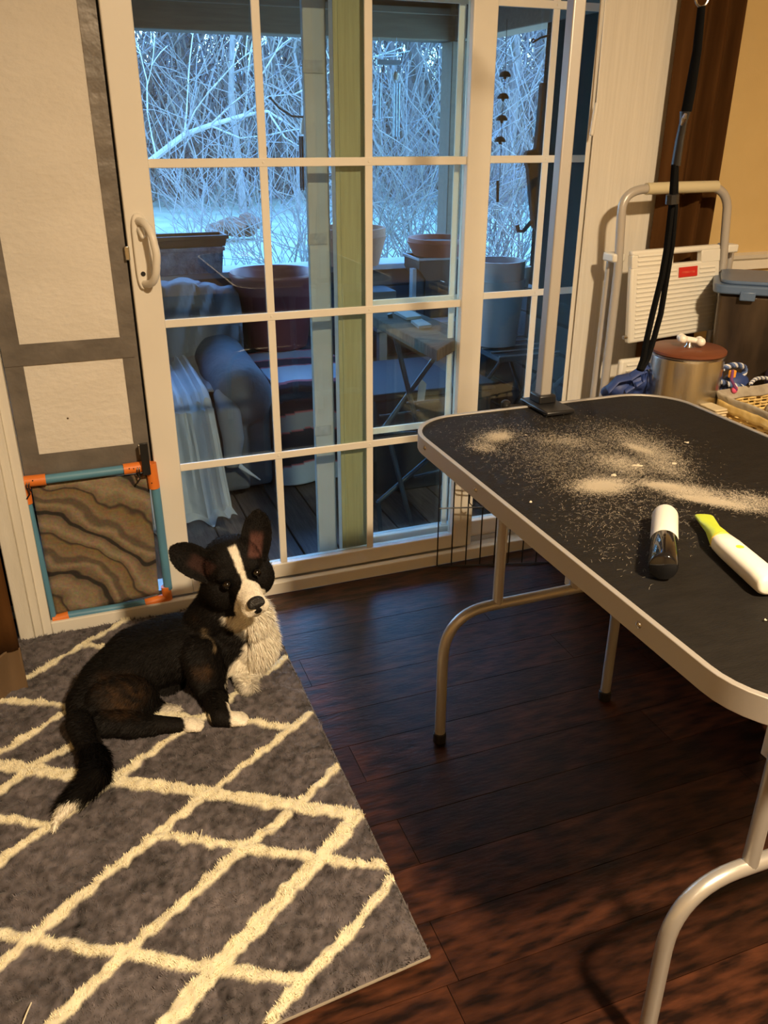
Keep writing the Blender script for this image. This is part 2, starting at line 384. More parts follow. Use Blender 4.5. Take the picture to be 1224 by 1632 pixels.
# ================================================================== FOAM BOARD INSERT WITH PET GATE
pb = thing('insulation_board', (0, 2.27, 0.5), 'white textured foam board taped with grey duct tape left of the sliding door', 'board')
bx0, bx1 = XJ+.002, PX(152, 0, 2.26)
zbot = PZ(140, 765, 2.262)+.003
MB().box((bx0, 2.264, zbot), (bx1, 2.292, 2.03)).build('foam_sheet', foam, pb, bevel=.002)
def strip(xa_, xb_, za_, zb_, yy):
    xs_, zs_ = sorted((xa_, xb_)), sorted((za_, zb_)); nx = max(2, int((xs_[1]-xs_[0])/.012)); nz = max(2, int((zs_[1]-zs_[0])/.012))
    def fn(u, v):
        x = xs_[0]+(xs_[1]-xs_[0])*u; z = zs_[0]+(zs_[1]-zs_[0])*v
        return (x, yy-.0014-.0022*max(0, noise.noise((x*26, z*22, yy*3))), z)
    MB().grid(fn, nx, nz).build('duct_tape', tape, pb)
Yt = 2.263
strip(PX(122, 0, Yt), bx1, zbot, 2.03, Yt)
strip(bx0, bx0+(PX(205, 710, Yt)-PX(45, 725, Yt))*0+.045, zbot, 2.03, Yt)
strip(bx0, bx1-.01, PZ(215, 568, Yt), PZ(215, 535, Yt), Yt-.003)
strip(bx0, bx1-.005, zbot, PZ(130, 716, Yt), Yt-.0015)
MB().ell((PX(108, 667, Yt), 2.2642, PZ(108, 667, Yt)), (.003, .001, .003), n=8).build('dent', mat('dent', (.10, .06, .03), .9), pb)
MB().box((bx1, 2.275, 0.04), (PX(157, 0, 2.252)+.004, 2.295, 2.03)).build('gap_strip', dark_gap, pb)  # dark strip standing in for the shaded gap beside the stile
# pet gate
g = thing('pet_gate', (0, 2.24, 0.04), 'pet flap frame of teal tubes and orange corners under the foam board', 'pet gate')
Yg = 2.244
def tubepx(p, q, r, name, m, root, n=14):
    return MB().tube([at(*p, Yg), (at(*p, Yg)+at(*q, Yg))/2, at(*q, Yg)], r, n).build(name, m, root)
tubepx((72, 764), (198, 748), .0125, 'top_tube', teal, g)
tubepx((247, 772), (268, 938), .0125, 'side_tube', teal, g)
tubepx((108, 981), (234, 961), .0120, 'bottom_tube', teal, g)
tubepx((46, 800), (86, 985), .008, 'side_tube', teal, g)
def conn(pts, r, name='corner_connector'):
    return MB().tube([at(*p, Yg) for p in pts], r, 14).build(name, orange, g)
conn([(37, 768), (55, 766), (73, 764)], .0155); conn([(40, 766), (42, 785), (45, 802)], .012)
conn([(197, 748), (218, 745), (240, 742)], .0155); conn([(240, 738), (243, 758), (246, 777)], .0155)
conn([(232, 962), (250, 957), (266, 953)], .0145); conn([(268, 958), (266, 946), (264, 934)], .0140)
conn([(84, 987), (96, 985), (110, 981)], .0135)
for p in ((206, 747), (213, 747), (52, 766), (242, 770)):
    MB().ell(at(p[0], p[1], Yg-.0145), .002, n=8).build('screw', black_pl, g)
# zip ties
for (cx_, cy_) in ((44, 776), (219, 752)):
    c0 = at(cx_, cy_, Yg)
    for s_ in range(2):
        rr = .0175; pts = [c0+Vector((s_*.006+.002*math.sin(3*a), -rr*math.sin(a), .006+rr*math.cos(a))) for a in [2*math.pi*i/14 for i in range(14)]]
        MB().tube(pts, .0018, 6, closed=True).build('zip_tie', black_pl, g)
    MB().tube([c0+Vector((0, -.018, .004)), c0+Vector((.004, -.022, -.012)), c0+Vector((-.006, -.02, -.026))], .0022, 6).build('zip_tie_tail', black_pl, g)
# marbled flap
def marble():
    m = bpy.data.materials.new('marbled_mat'); m.use_nodes = True; t = m.node_tree; N = t.nodes; L = t.links; b = N['Principled BSDF']; b.inputs['Roughness'].default_value = .95
    tcn = N.new('ShaderNodeTexCoord'); mp = N.new('ShaderNodeMapping'); L.new(tcn.outputs['Object'], mp.inputs[0])
    mp.inputs['Rotation'].default_value = (0, math.radians(-40), 0); mp.inputs['Scale'].default_value = (1, 1, 1.0)
    nz = N.new('ShaderNodeTexNoise'); nz.inputs['Scale'].default_value = 3.6; nz.inputs['Detail'].default_value = 3.2; nz.inputs['Roughness'].default_value = .45; L.new(mp.outputs[0], nz.inputs[0])
    sp_ = N.new('ShaderNodeSeparateXYZ'); L.new(mp.outputs[0], sp_.inputs[0])
    a1 = N.new('ShaderNodeMath'); a1.operation = 'MULTIPLY_ADD'; L.new(nz.outputs['Fac'], a1.inputs[0]); a1.inputs[1].default_value = 0.42; L.new(sp_.outputs[2], a1.inputs[2])
    a2 = N.new('ShaderNodeMath'); a2.operation = 'MULTIPLY'; L.new(a1.outputs[0], a2.inputs[0]); a2.inputs[1].default_value = 5.2
    fr = N.new('ShaderNodeMath'); fr.operation = 'FRACT'; L.new(a2.outputs[0], fr.inputs[0])
    r = N.new('ShaderNodeValToRGB'); r.color_ramp.interpolation = 'EASE'; L.new(fr.outputs[0], r.inputs[0])
    E_ = r.color_ramp.elements
    cols = [(0, (.33, .25, .16)), (.12, (.20, .15, .10)), (.15, (.035, .028, .022)), (.20, (.035, .028, .022)), (.235, (.20, .145, .09)), (.36, (.36, .28, .18)), (.44, (.16, .12, .08)), (.50, (.15, .11, .075)), (.56, (.30, .22, .13)), (.72, (.26, .18, .085)), (.77, (.07, .05, .035)), (.80, (.24, .18, .11)), (.92, (.38, .30, .20)), (1.0, (.33, .25, .16))]
    E_[0].position = 0; E_[0].color = (*cols[0][1], 1); E_[1].position = 1; E_[1].color = (*cols[-1][1], 1)
    for p_, c_ in cols[1:-1]: e = E_.new(p_); e.color = (*c_, 1)
    n2 = N.new('ShaderNodeTexNoise'); n2.inputs['Scale'].default_value = 130; n2.inputs['Detail'].default_value = 4; L.new(tcn.outputs['Object'], n2.inputs[0])
    mx = N.new('ShaderNodeMixRGB'); mx.blend_type = 'MULTIPLY'; mx.inputs[0].default_value = .65; L.new(r.outputs[0], mx.inputs[1]); L.new(n2.outputs['Color'], mx.inputs[2])
    L.new(mx.outputs[0], b.inputs['Base Color'])
    bp = N.new('ShaderNodeBump'); bp.inputs['Strength'].default_value = .6; bp.inputs['Distance'].default_value = .003; L.new(n2.outputs['Fac'], bp.inputs['Height']); L.new(bp.outputs[0], b.inputs['Normal'])
    return m
TL, TR, BR, BL = at(50, 776, 2.25), at(236, 754, 2.25), at(254, 948, 2.25), at(88, 984, 2.25)
def fn(u, v):
    p = (TL*(1-u)+TR*u)*(1-v)+(BL*(1-u)+BR*u)*v
    return p+Vector((0, .006+.003*math.sin(u*5+v*3), 0))
MB().grid(fn, 24, 24).build('marbled_flap', marble(), g, thick=.006)
MB().box((XJ, 2.262, .035), (XJ+.035, 2.266, .12), None).build('plastic_film', ledge_m, g)
MB().box(at(231, 757, 2.222)-Vector((.005, .004, 0)), at(231, 706, 2.222)+Vector((.006, .004, 0))).build('black_strap', black_pl, g, bevel=.001)
MB().box(at(226, 724, 2.25)-Vector((.006, .002, 0)), at(226, 709, 2.25)+Vector((.002, .004, 0))).build('white_clip', white_pl, g)

# ================================================================== BLIND, CURTAINS
pbnd = thing('panel_blind', (1.6, 2.18, 2.05), 'tall white fabric panel of the panel-track blind right of the glass door', 'blind')
def cloth(x0, x1, yb, z0, z1, amp, freq, m, root, name, ph=0.0, nx=60, nz=24, flare=0.0, thick=.0015):
    def fn(u, v):
        x = x0+(x1-x0)*u; z = z1+(z0-z1)*v
        return (x+flare*(u-.5)*v, yb+amp*math.sin(u*freq+ph+.25*math.sin(v*3))+amp*.35*math.sin(u*freq*2.3+ph*2+v*1.2), z)
    return MB().grid(fn, nx, nz).build(name, m, root, thick=thick)
vx0, vx1 = PX(967, 0, 2.19), PX(1117, 0, 2.19)
vb = PX(893, 640, 2.19)
cloth(vx0, vx1+.005, 2.190, .03, 2.06, .003, 5, blind_cloth, pbnd, 'fabric_panel')
cloth(vx0-.012, vx0+.3, 2.202, .03, 2.06, .002, 4, blind_cloth, pbnd, 'rear_fabric_panel')
MB().box((vx0-.1, 2.185, 2.06), (XR, 2.215, 2.09)).build('head_track', vinyl, pbnd)
MB().box((vx0-.012, 2.184, .012), (vx1+.005, 2.206, .034)).build('bottom_bar', vinyl, pbnd)
wt, wm, wbm = at(969, -60, 2.165), at(951, 166, 2.165), at(943, 213, 2.165)
MB().tube([wt+Vector((0, 0, .15)), wm], .0025, 8).build('wand', vinyl, pbnd)
MB().caps(wm, wbm, .0055, .0068).build('wand_grip', vinyl, pbnd)
cu = thing('curtain', (2.0, 2.12, 2.1), 'long dark brown curtain hanging against the beige wall behind the step stool', 'curtain')
c0x, c1x = PX(1098, 100, 2.13), PX(1180, 50, 2.13)
cloth(c0x-.03, c1x, 2.135, .02, 2.25, .020, 15, brown_cloth, cu, 'curtain_cloth', ph=1.0, nx=90)
cul = thing('curtain', (-.5, 1.95, 2.1), 'brown curtain with a paler hem at the left edge of the picture', 'curtain')
cxr = fl(34, 1062).x
yc_ = 1.93
cl_x1 = at(33, 1055, yc_).x
zh = at(20, 1048, yc_).z
cloth(cl_x1-.7, cl_x1, yc_+.02, zh, 2.25, .022, 26, brown_cloth, cul, 'curtain_cloth', ph=.4, nx=120)
cloth(cl_x1-.7, cl_x1+.001, yc_+.019, .005, zh+.004, .022, 26, brown_hem, cul, 'curtain_hem', ph=.4, nx=120, thick=.004)

# ================================================================== RUG
def segs(pl):
    return [(pl[i], pl[i+1]) for i in range(len(pl)-1)]
rug_lines = [  # (half width in metres, pixel polyline traced on the rug)
 (.0165, [(-260, 1185), (0, 1221), (60, 1229), (183, 1244), (354, 1267), (480, 1287), (570, 1301)]),
 (.0165, [(572, 1300), (503, 1374), (425, 1458), (343, 1545), (266, 1632), (190, 1730)]),
 (.0105, [(252, 1331), (300, 1337), (389, 1352), (492, 1367), (560, 1376), (617, 1381)]),
 (.0115, [(-200, 1450), (0, 1489), (57, 1498), (130, 1509), (200, 1520), (270, 1532), (343, 1545), (486, 1564)]),
 (.0105, [(-200, 1280), (0, 1305), (86, 1318)]),
 (.0110, [(-90, 1620), (0, 1540), (40, 1503), (150, 1412), (246, 1334), (320, 1274)]),
 (.0090, [(343, 1258), (417, 1200), (497, 1137)]),
 (.0110, [(40, 1690), (94, 1623), (200, 1520), (235, 1487), (300, 1432), (389, 1354), (457, 1299)]),
 (.0090, [(483, 1277), (510, 1250), (538, 1222)]),
 (.0095, [(380, 1690), (440, 1615), (486, 1564), (572, 1469), (628, 1398)]),
 (.0105, [(-120, 1465), (0, 1374), (40, 1346), (86, 1315), (147, 1268), (183, 1243)]),
 (.0095, [(183, 1243), (230, 1208), (280, 1173), (340, 1135), (400, 1088)]),
 (.0110, [(-120, 1340), (0, 1261), (37, 1234), (70, 1214), (114, 1190), (180, 1150), (240, 1113)]),
 (.0095, [(-120, 1275), (0, 1202), (50, 1170), (97, 1141), (160, 1100)]),
 (.0095, [(-150, 1100), (0, 1116), (69, 1121), (103, 1127), (250, 1140), (395, 1151), (460, 1160)]),
 (.0090, [(-60, 1150), (26, 1093), (94, 1050), (134, 1028), (177, 1003), (240, 965)]),
 (.0090, [(134, 1029), (172, 1033), (260, 1040)]),
 (.0085, [(380, 1100), (405, 1085), (430, 1067), (457, 1049)]),
]
RZ = .016
SEG = []
for hw, pl in rug_lines:
    P_ = [fl(*p, RZ) for p in pl]
    for a, b in segs(P_): SEG.append((a.x, a.y, b.x, b.y, hw))
SEG = np.array(SEG)
def vnoise(x, y, s, seed=0):
    """cheap smooth value noise"""
    rs = np.random.RandomState(seed); G = rs.rand(256, 256)
    xi, yi = x*s+100, y*s+100; x0, y0 = np.floor(xi).astype(int), np.floor(yi).astype(int); fx_, fy_ = xi-x0, yi-y0
    fx_ = fx_*fx_*(3-2*fx_); fy_ = fy_*fy_*(3-2*fy_)
    g_ = lambda a, b: G[a % 256, b % 256]
    return (g_(x0, y0)*(1-fx_)*(1-fy_)+g_(x0+1, y0)*fx_*(1-fy_)+g_(x0, y0+1)*(1-fx_)*fy_+g_(x0+1, y0+1)*fx_*fy_)
def rug_fac(x, y):
    """1 where the cream line runs"""
    wx = x+(vnoise(x, y, 45, 1)-.5)*.010; wy = y+(vnoise(x, y, 45, 2)-.5)*.010
    best = np.full(x.shape, 9.0)
    for ax_, ay_, bx_, by_, hw in SEG:
        dx, dy = bx_-ax_, by_-ay_; L2 = dx*dx+dy*dy+1e-9
        t = np.clip(((wx-ax_)*dx+(wy-ay_)*dy)/L2, 0, 1)
        d = np.hypot(wx-ax_-t*dx, wy-ay_-t*dy)-hw
        best = np.minimum(best, d)
    return np.clip(.5-best/.004, 0, 1)
RX0, RX1, RY0, RY1 = -1.15, .432, .885, 2.205
def rug_low(x): return .905+(x-RX1)*.085
st = .0045
gx = np.arange(RX0, RX1+st*.5, st); ny = int((RY1-RY0)/st)
V = []; nxg = len(gx)
vv = np.linspace(0, 1, ny)
XX = np.tile(gx, (ny, 1)); YY = rug_low(XX)+(RY1-rug_low(XX))*vv[:, None]
XXw = XX+(XX > RX1-st)*0
FC = rug_fac(XX, YY)
pile = RZ-.006+.009*vnoise(XX, YY, 75, 3)+.004*vnoise(XX, YY, 160, 4)+.004*FC
edge = np.minimum(np.minimum(RX1-XX, YY-rug_low(XX)), RY1-YY); pile = pile*np.clip(.45+edge/.012, 0, 1)
V = np.stack([XX, YY, pile], -1).reshape(-1, 3)
idx = np.arange(ny*nxg).reshape(ny, nxg)
Fc = np.stack([idx[:-1, :-1], idx[:-1, 1:], idx[1:, 1:], idx[1:, :-1]], -1).reshape(-1, 4)
def rugcol(x, y, f, rs):
    n_ = (vnoise(x, y, 14, 8)-.5)*.4+(vnoise(x, y, 75, 9)-.5)*.9+(vnoise(x, y, 160, 19)-.5)*.7
    g0 = np.array([.100, .088, .094]); c0 = np.array([.72, .67, .50])
    base = g0*(1+n_[..., None]*1.0+(rs[..., None]-.5)*.5); cr_ = c0*(1+(n_*.12)[..., None]+(rs[..., None]-.5)*.15)
    c = base*(1-f[..., None])+cr_*f[..., None]
    return np.concatenate([c, np.ones(c.shape[:-1]+(1,))], -1)
rug_m = attr_mat('shag_pile', 'coat', .95, sheen=.2, spec=.1)
rug = thing('rug', (-.2, 1.5, 0), 'grey shag rug with cream diamond lines under the dog', 'rug')
fast_mesh('pile_base', V, Fc, rug_m, rugcol(XX, YY, FC, np.full(XX.shape, .35)).reshape(-1, 4), rug, True)
# tufts
rs = np.random.RandomState(5); NT = 190000
tx = RX0+.25+(RX1-RX0-.25)*rs.rand(NT); ty = rug_low(tx)+(RY1-rug_low(tx))*rs.rand(NT)
f_ = rug_fac(tx, ty); ang = rs.rand(NT)*6.283; lean = (vnoise(tx, ty, 30, 11)-.5)*.012
hgt = .006+.005*rs.rand(NT)+.002*f_; wd = .0011+.0007*rs.rand(NT)+.0006*f_
bz = .007+.008*vnoise(tx, ty, 75, 3)+.003*f_
A_ = np.stack([tx-np.cos(ang)*wd, ty-np.sin(ang)*wd, bz], -1); B_ = np.stack([tx+np.cos(ang)*wd, ty+np.sin(ang)*wd, bz], -1)
ox, oy = lean+(rs.rand(NT)-.5)*.008, (vnoise(tx, ty, 30, 12)-.5)*.012+(rs.rand(NT)-.5)*.008
T_ = np.stack([tx+ox, ty+oy, bz+hgt], -1)
V = np.stack([A_, B_, T_], 1).reshape(-1, 3); Fc = np.arange(NT*3).reshape(-1, 3)
cc = rugcol(tx, ty, f_, rs.rand(NT)); cc[:, :3] *= 1.25; cc = np.clip(cc, 0, .95); cc = np.repeat(cc[:, None, :], 3, 1)
tag(fast_mesh('pile_tufts', V, Fc, rug_m, cc.reshape(-1, 4), rug), kind='stuff')
mb = MB(); mb.tube([(RX1+.001, rug_low(RX1), .005), (0, rug_low(0), .005), (-1.15, rug_low(-1.15), .005)], .0030, 8)
mb.build('edge_binding', mat('binding', (.24, .21, .17), .9), rug)
mb = MB(); mb.tube([(RX1+.001, rug_low(RX1), .004), (RX1+.001, 1.5, .004), (RX1+.001, RY1, .004)], .003, 8)
mb.build('edge_binding', mat('side_binding', (.12, .11, .11), .9), rug)
for p, q, r_ in (((36, 1632), (50, 1598), (44, 1610)), ((315, 1335), (322, 1322), (318, 1342))):
    pts = arc(fl(*p, .024), fl(*r_, .034), fl(*q, .026), 6)
    MB().tube(pts, .0012, 5).build('loose_thread', mat('thread', (.7, .65, .5), .9), rug)

# ================================================================== GROOMING TABLE
ZT = .785
TX0, TX1, TY0, TY1 = .600, 1.232, .470, 1.487
gt = thing('grooming_table', ((TX0+TX1)/2, (TY0+TY1)/2, 0), 'folding grooming table with black rubber top and silver frame', 'table')
def rrect(x0, x1, y0, y1, r, n=10):
    pts = []
    for cx_, cy_, a0 in ((x1-r, y1-r, 0), (x0+r, y1-r, 90), (x0+r, y0+r, 180), (x1-r, y0+r, 270)):
        for i in range(n+1):
            a = math.radians(a0+90*i/n); pts.append((cx_+r*math.cos(a), cy_+r*math.sin(a)))
    return pts
RC = .115
MB().prism(rrect(TX0+.006, TX1-.006, TY0+.006, TY1-.006, RC-.006), ZT-.024, ZT-.0015, 'z').build('table_top', table_top_m, gt, smooth=False)
def rimmesh(off_out, off_in, z0, z1):
    o_ = rrect(TX0-off_out, TX1+off_out, TY0-off_out, TY1+off_out, RC+off_out); i_ = rrect(TX0+off_in, TX1-off_in, TY0+off_in, TY1-off_in, RC-off_in); n = len(o_)
    vs = [(*p, z0) for p in o_]+[(*p, z1) for p in o_]+[(*p, z1) for p in i_]+[(*p, z0) for p in i_]
    fs = []
    for a in range(4):
        for i in range(n): fs.append((a*n+i, a*n+(i+1) % n, ((a+1) % 4)*n+(i+1) % n, ((a+1) % 4)*n+i))
    return MB().add(vs, fs)
rimmesh(.001, .0075, ZT-.032, ZT+.001).build('rim', alu, gt, bevel=.001)
for (x_, y_) in [(TX0-.001, t_) for t_ in (1.36, 1.145, .70)]+[(TX1+.001, t_) for t_ in (1.36, 1.0, .64)]:
    MB().lathe((x_, y_, ZT-.014), [(.005, 0), (.0045, .0015), (.002, .0028), (.0001, .003)], 12, (-1 if x_ < 1 else 1, 0, 0)).build('rivet', steel, gt)
LX0, LX1, ZB = .683, 1.142, .350
for yl, inn in ((1.42, -1), (.64, 1)):
    r_ = .0125
    path = [(LX0, yl, .018), (LX0, yl, ZB-.115)]+[Vector(p) for p in arc((LX0, yl, ZB-.11), (LX0+.005, yl, ZB-.002), (LX0+.105, yl, ZB), 10)][1:]+[(LX1-.105, yl, ZB)]+[Vector(p) for p in arc((LX1-.105, yl, ZB), (LX1-.005, yl, ZB-.002), (LX1, yl, ZB-.11), 10)][1:]+[(LX1, yl, .018)]
    MB().tube(path, r_, 16).build('leg_bar', silver_paint, gt)
    for lx in (LX0, LX1): MB().lathe((lx, yl, 0), [(.013, 0), (.0155, .002), (.0155, .026), (.0135, .028)], 16).build('foot_cap', black_pl, gt)
    for ux in (LX0+.13, LX1-.13):
        MB().tube([(ux, yl, ZB+.003), (ux, yl, .55), (ux, yl, ZT-.03)], r_-.0005, 14).build('upright', silver_paint, gt)
        ya, yb = yl+inn*.005, yl+inn*.13
        mb = MB(); mb.prism([(yl, .675), (yl+inn*.008, .662), (yb+inn*.02, ZT-.036), (yb-inn*.02, ZT-.036)], ux-.020, ux-.017, 'x'); mb.build('brace', silver_paint, gt)
        MB().ell((ux-.021, yl+inn*.008, .676), (.002, .004, .004), n=8).build('rivet', steel, gt)
    MB().tube([(LX0+.13, yl, ZT-.04), (LX1-.13, yl, ZT-.04)], .010, 12).build('hinge_bar', silver_paint, gt)
for lx in (TX0+.012, TX1-.027): MB().box((lx, TY0+.12, ZT-.042), (lx+.015, TY1-.12, ZT-.024)).build('under_rail', silver_paint, gt)

# grooming arm
ga = thing('leash_stand', (.90, 1.48, ZT), 'square silver grooming arm post clamped on the far table edge', 'grooming arm')
gp = fl(852, 640, ZT)
ax_, ay_ = gp.x, TY1-.010
a_top = 1.78
MB().box((ax_-.0125, ay_-.0125, ZT+.01), (ax_+.0125, ay_+.0125, a_top)).build('post', alu, ga, bevel=.0025)
dirv = Vector((.98-ax_, 1.23-ay_-.05, 0))
MB().tube([(ax_, ay_, a_top-.01)]+arc((ax_, ay_, a_top), (ax_, ay_, a_top+.05), (ax_+dirv.x*.3, ay_+dirv.y*.3, a_top+.05), 6)+[(.978, 1.23, a_top+.05), (.978+dirv.x*.4, 1.23+dirv.y*.4, a_top+.05)], .0085, 12).build('overhead_bar', alu, ga)
MB().box((ax_-.033, ay_-.075, ZT+.0015), (ax_+.033, ay_+.030, ZT+.0105)).build('clamp_plate', black_pl, ga, bevel=.003)
MB().box((ax_-.020, ay_-.022, ZT+.010), (ax_+.020, ay_+.022, ZT+.028)).build('clamp_socket', black_pl, ga, bevel=.003)
MB().box((ax_-.033, TY1+.003, ZT-.06), (ax_+.033, TY1+.028, ZT+.010)).build('clamp_jaw', black_pl, ga, bevel=.003)
MB().box((ax_-.033, ay_-.06, ZT-.066), (ax_+.033, TY1+.028, ZT-.055)).build('clamp_lower_jaw', black_pl, ga, bevel=.003)
MB().tube([(ax_, ay_-.03, ZT-.10), (ax_, ay_-.03, ZT-.034)], .005, 10).build('clamp_screw', steel, ga)
MB().lathe((ax_, ay_-.03, ZT-.12), [(.02, 0), (.022, .01), (.012, .02)], 10).build('clamp_knob', black_pl, ga)
kp = Vector((fl(793, 640, ZT).x, TY1+.012, ZT))
MB().lathe(kp+Vector((0, 0, -.005)), [(.007, 0), (.010, .004), (.010, .014), (.006, .018), (.0001, .019)], 12).build('height_knob', black_pl, ga)
MB().tube([kp, (ax_-.03, TY1+.016, ZT-.005)], .004, 8).build('knob_rod', black_pl, ga)

# hanging noose / leash
ls = thing('grooming_loop', (.978, 1.23, a_top+.05), 'black nylon grooming loop hanging from the arm in front of the step stool', 'leash')
LY = 1.23
def L_(px, py, y=LY): return at(px, py, y)
nylon = mat('black_nylon', (.004, .004, .004), .9, spec=.08)
t0 = L_(1118, 4)
MB().tube([Vector((.978, LY, a_top+.05))+Vector((0, 0, -.012+.020)), ] + [Vector((.98, LY, 1.66)), t0+Vector((0, 0, .02))], .004, 8).build('upper_cord', nylon, ls)
MB().tube([t0+Vector((.012*math.cos(a), 0, .008+.014*math.sin(a))) for a in [2*math.pi*i/16 for i in range(16)]], .0018, 8, closed=True).build('ring', steel, ls)
MB().tube([L_(1118, 10), L_(1111, 80), L_(1101, 140), L_(1094, 178)], [.009, .0105, .0125, .0125], 10, flat=.35).build('webbing_strap', nylon, ls)
MB().tube([L_(1092, 178), L_(1089, 195), L_(1083, 225), L_(1077, 264)], [.011, .008, .009, .010], 10, flat=.6).build('slide_clasp', black_pl, ls)
MB().tube([L_(1093, 182, LY-.008), L_(1090, 190, LY-.010), L_(1086, 200, LY-.008)], [.003, .0045, .002], 8).build('clasp_spring', steel, ls)
lp = [L_(1075, 262), L_(1070, 330), L_(1062, 400), L_(1055, 440), L_(1040, 500), L_(1031, 540), L_(1024, 575), L_(1019, 588)]
rp = [L_(1077, 262, LY+.01), L_(1076, 330, LY+.01), L_(1071, 390, LY+.01), L_(1063, 440, LY+.01), L_(1053, 500, LY+.01), L_(1042, 540, LY+.01), L_(1032, 572, LY+.008), L_(1022, 590, LY+.002), L_(1019, 588)]
MB().tube(lp, .0068, 8, flat=.6).build('loop_strand', nylon, ls); MB().tube(rp, .0066, 8, flat=.6).build('loop_strand', nylon, ls)
MB().tube([L_(1072, 310, LY-.004), L_(1071, 325, LY-.004)], .011, 8).build('loop_slider', black_pl, ls)

# loose hair on the table
rs = np.random.RandomState(11)
clumps = [((793, 697), 26, 9, 420, -.1), ((770, 714), 22, 7, 160, .1), ((905, 704), 50, 10, 300, .1), ((960, 775), 38, 11, 1300, 0), ((990, 740), 42, 14, 700, .2), ((1040, 720), 50, 14, 600, .35), ((1080, 780), 60, 8, 900, .15), ((1140, 800), 60, 7, 900, .2),
          ((1020, 790), 90, 40, 160, .2), ((900, 720), 150, 35, 600, .2), ((960, 820), 80, 50, 90, .2), ((1060, 745), 40, 14, 350, .4), ((1200, 800), 50, 12, 400, .2), ((880, 740), 90, 40, 300, .2), ((1000, 700), 80, 20, 500, .2), ((1010, 850), 110, 60, 60, 0), ((1058, 776), 22, 3, 500, .1), ((1120, 798), 34, 3, 600, .15), ((958, 776), 18, 5, 900, 0), ((1018, 716), 20, 4, 260, .3), ((797, 697), 12, 4, 260, 0)]
V = []; Fc = []
for (c_, sxp, syp, n_, tl) in clumps:
    for i in range(int(n_*5)):
        g1, g2 = rs.normal(), rs.normal()
        px_ = c_[0]+g1*sxp*.6; py_ = c_[1]+g2*syp*.6+g1*sxp*.6*tl
        p = fl(px_, py_, ZT+.0005)
        if not (TX0+.02 < p.x < TX1-.02 and TY0+.02 < p.y < TY1-.02): continue
        a = rs.normal(.6, 1.0); Lh = .002+.0065*rs.rand(); wv = .00006+.00006*rs.rand(); z_ = p.z+.0006+.003*rs.rand()**2
        dx, dy = math.cos(a)*Lh/2, math.sin(a)*Lh/2; nx_, ny_ = -math.sin(a)*wv, math.cos(a)*wv; k0 = len(V)
        bend = rs.normal()*.0012
        V += [(p.x-dx+nx_, p.y-dy+ny_, z_), (p.x-dx-nx_, p.y-dy-ny_, z_), (p.x-dy/Lh*bend-nx_, p.y+dx/Lh*bend-ny_, z_+.0008), (p.x-dy/Lh*bend+nx_, p.y+dx/Lh*bend+ny_, z_+.0008), (p.x+dx-nx_, p.y+dy-ny_, z_), (p.x+dx+nx_, p.y+dy+ny_, z_)]
        Fc += [(k0, k0+1, k0+2, k0+3), (k0+3, k0+2, k0+4, k0+5)]
hair_m = mat('cut_hair', (.62, .55, .43), .8)
o = fast_mesh('fur_clippings', V, Fc, hair_m)
tag(o, 'pale clipped dog hair scattered over the black table top', 'fur clippings', kind='stuff')
mb = MB()
for (px_, py_, s_) in ((978, 757, .006), (1075, 738, .005), (1095, 705, .004), (1017, 742, .007), (838, 693, .002), (1132, 870, .002), (846, 800, .003), (1220, 988, .002)):
    p = fl(px_, py_, ZT+.002)
    for k_ in range(5): mb.ell(p+Vector((rs.normal()*s_*.4, rs.normal()*s_*.4, 0)), (s_*(.4+.4*rs.rand()), s_*.35, s_*.22), n=8)
tag(mb.build('fur_fluff', hair_m), 'little balls of white fluff on the table top', 'fluff', kind='stuff')

# white and black nail grinder, lying
def frame_between(a, b, up=Vector((0, 0, 1))):
    z = (b-a).normalized(); x = up.cross(z).normalized(); y = z.cross(x); return Matrix((x, y, z)).transposed()
def superlathe(mb, a, b, prof, flat=1.0, n=28, power=1.0):
    """loft with profile (t along, radius, flatness) from a to b"""
    R_ = frame_between(a, b); Ln = (b-a).length; vs = []
    for t, r, fl_ in prof:
        for k_ in range(n):
            an = 2*math.pi*k_/n; cx_, sx_ = math.cos(an), math.sin(an)
            q = Vector((r*math.copysign(abs(cx_)**power, cx_), r*fl_*math.copysign(abs(sx_)**power, sx_), t*Ln)); vs.append(a+R_ @ q)
    K = len(prof); fs = [(i*n+k_, i*n+(k_+1) % n, (i+1)*n+(k_+1) % n, (i+1)*n+k_) for i in range(K-1) for k_ in range(n)]
    fs += [tuple(range(n))[::-1], tuple((K-1)*n+k_ for k_ in range(n))]
    return mb.add(vs, fs)
gr = thing('nail_grinder', fl(1060, 870, ZT), 'white battery nail grinder with glossy black end lying on the table', 'nail grinder')
rg = .0185; zc = ZT+.0015+rg
ga_, gb_ = fl(1060, 818, zc), fl(1057, 905, zc)
gm_ = ga_.lerp(gb_, .56)
superlathe(MB(), ga_, gm_, [(0, .006, 1), (.015, .012, 1), (.05, .0165, 1), (.12, .0185, 1), (1, .0187, 1)]).build('white_body', white_pl, gr, angle=60)
superlathe(MB(), gm_, gb_, [(0, .0183, 1), (.02, .019, 1), (.93, .019, 1), (.98, .018, 1), (1, .0165, 1)]).build('black_cap', mat('gloss_black', (.006, .006, .007), .12, coat=.6), gr, angle=60)
MB().tube([ga_.lerp(gb_, .2)+Vector((-.0185, 0, 0)), ga_.lerp(gb_, .3)+Vector((-.0185, 0, 0))], .004, 8).build('switch', black_pl, gr)
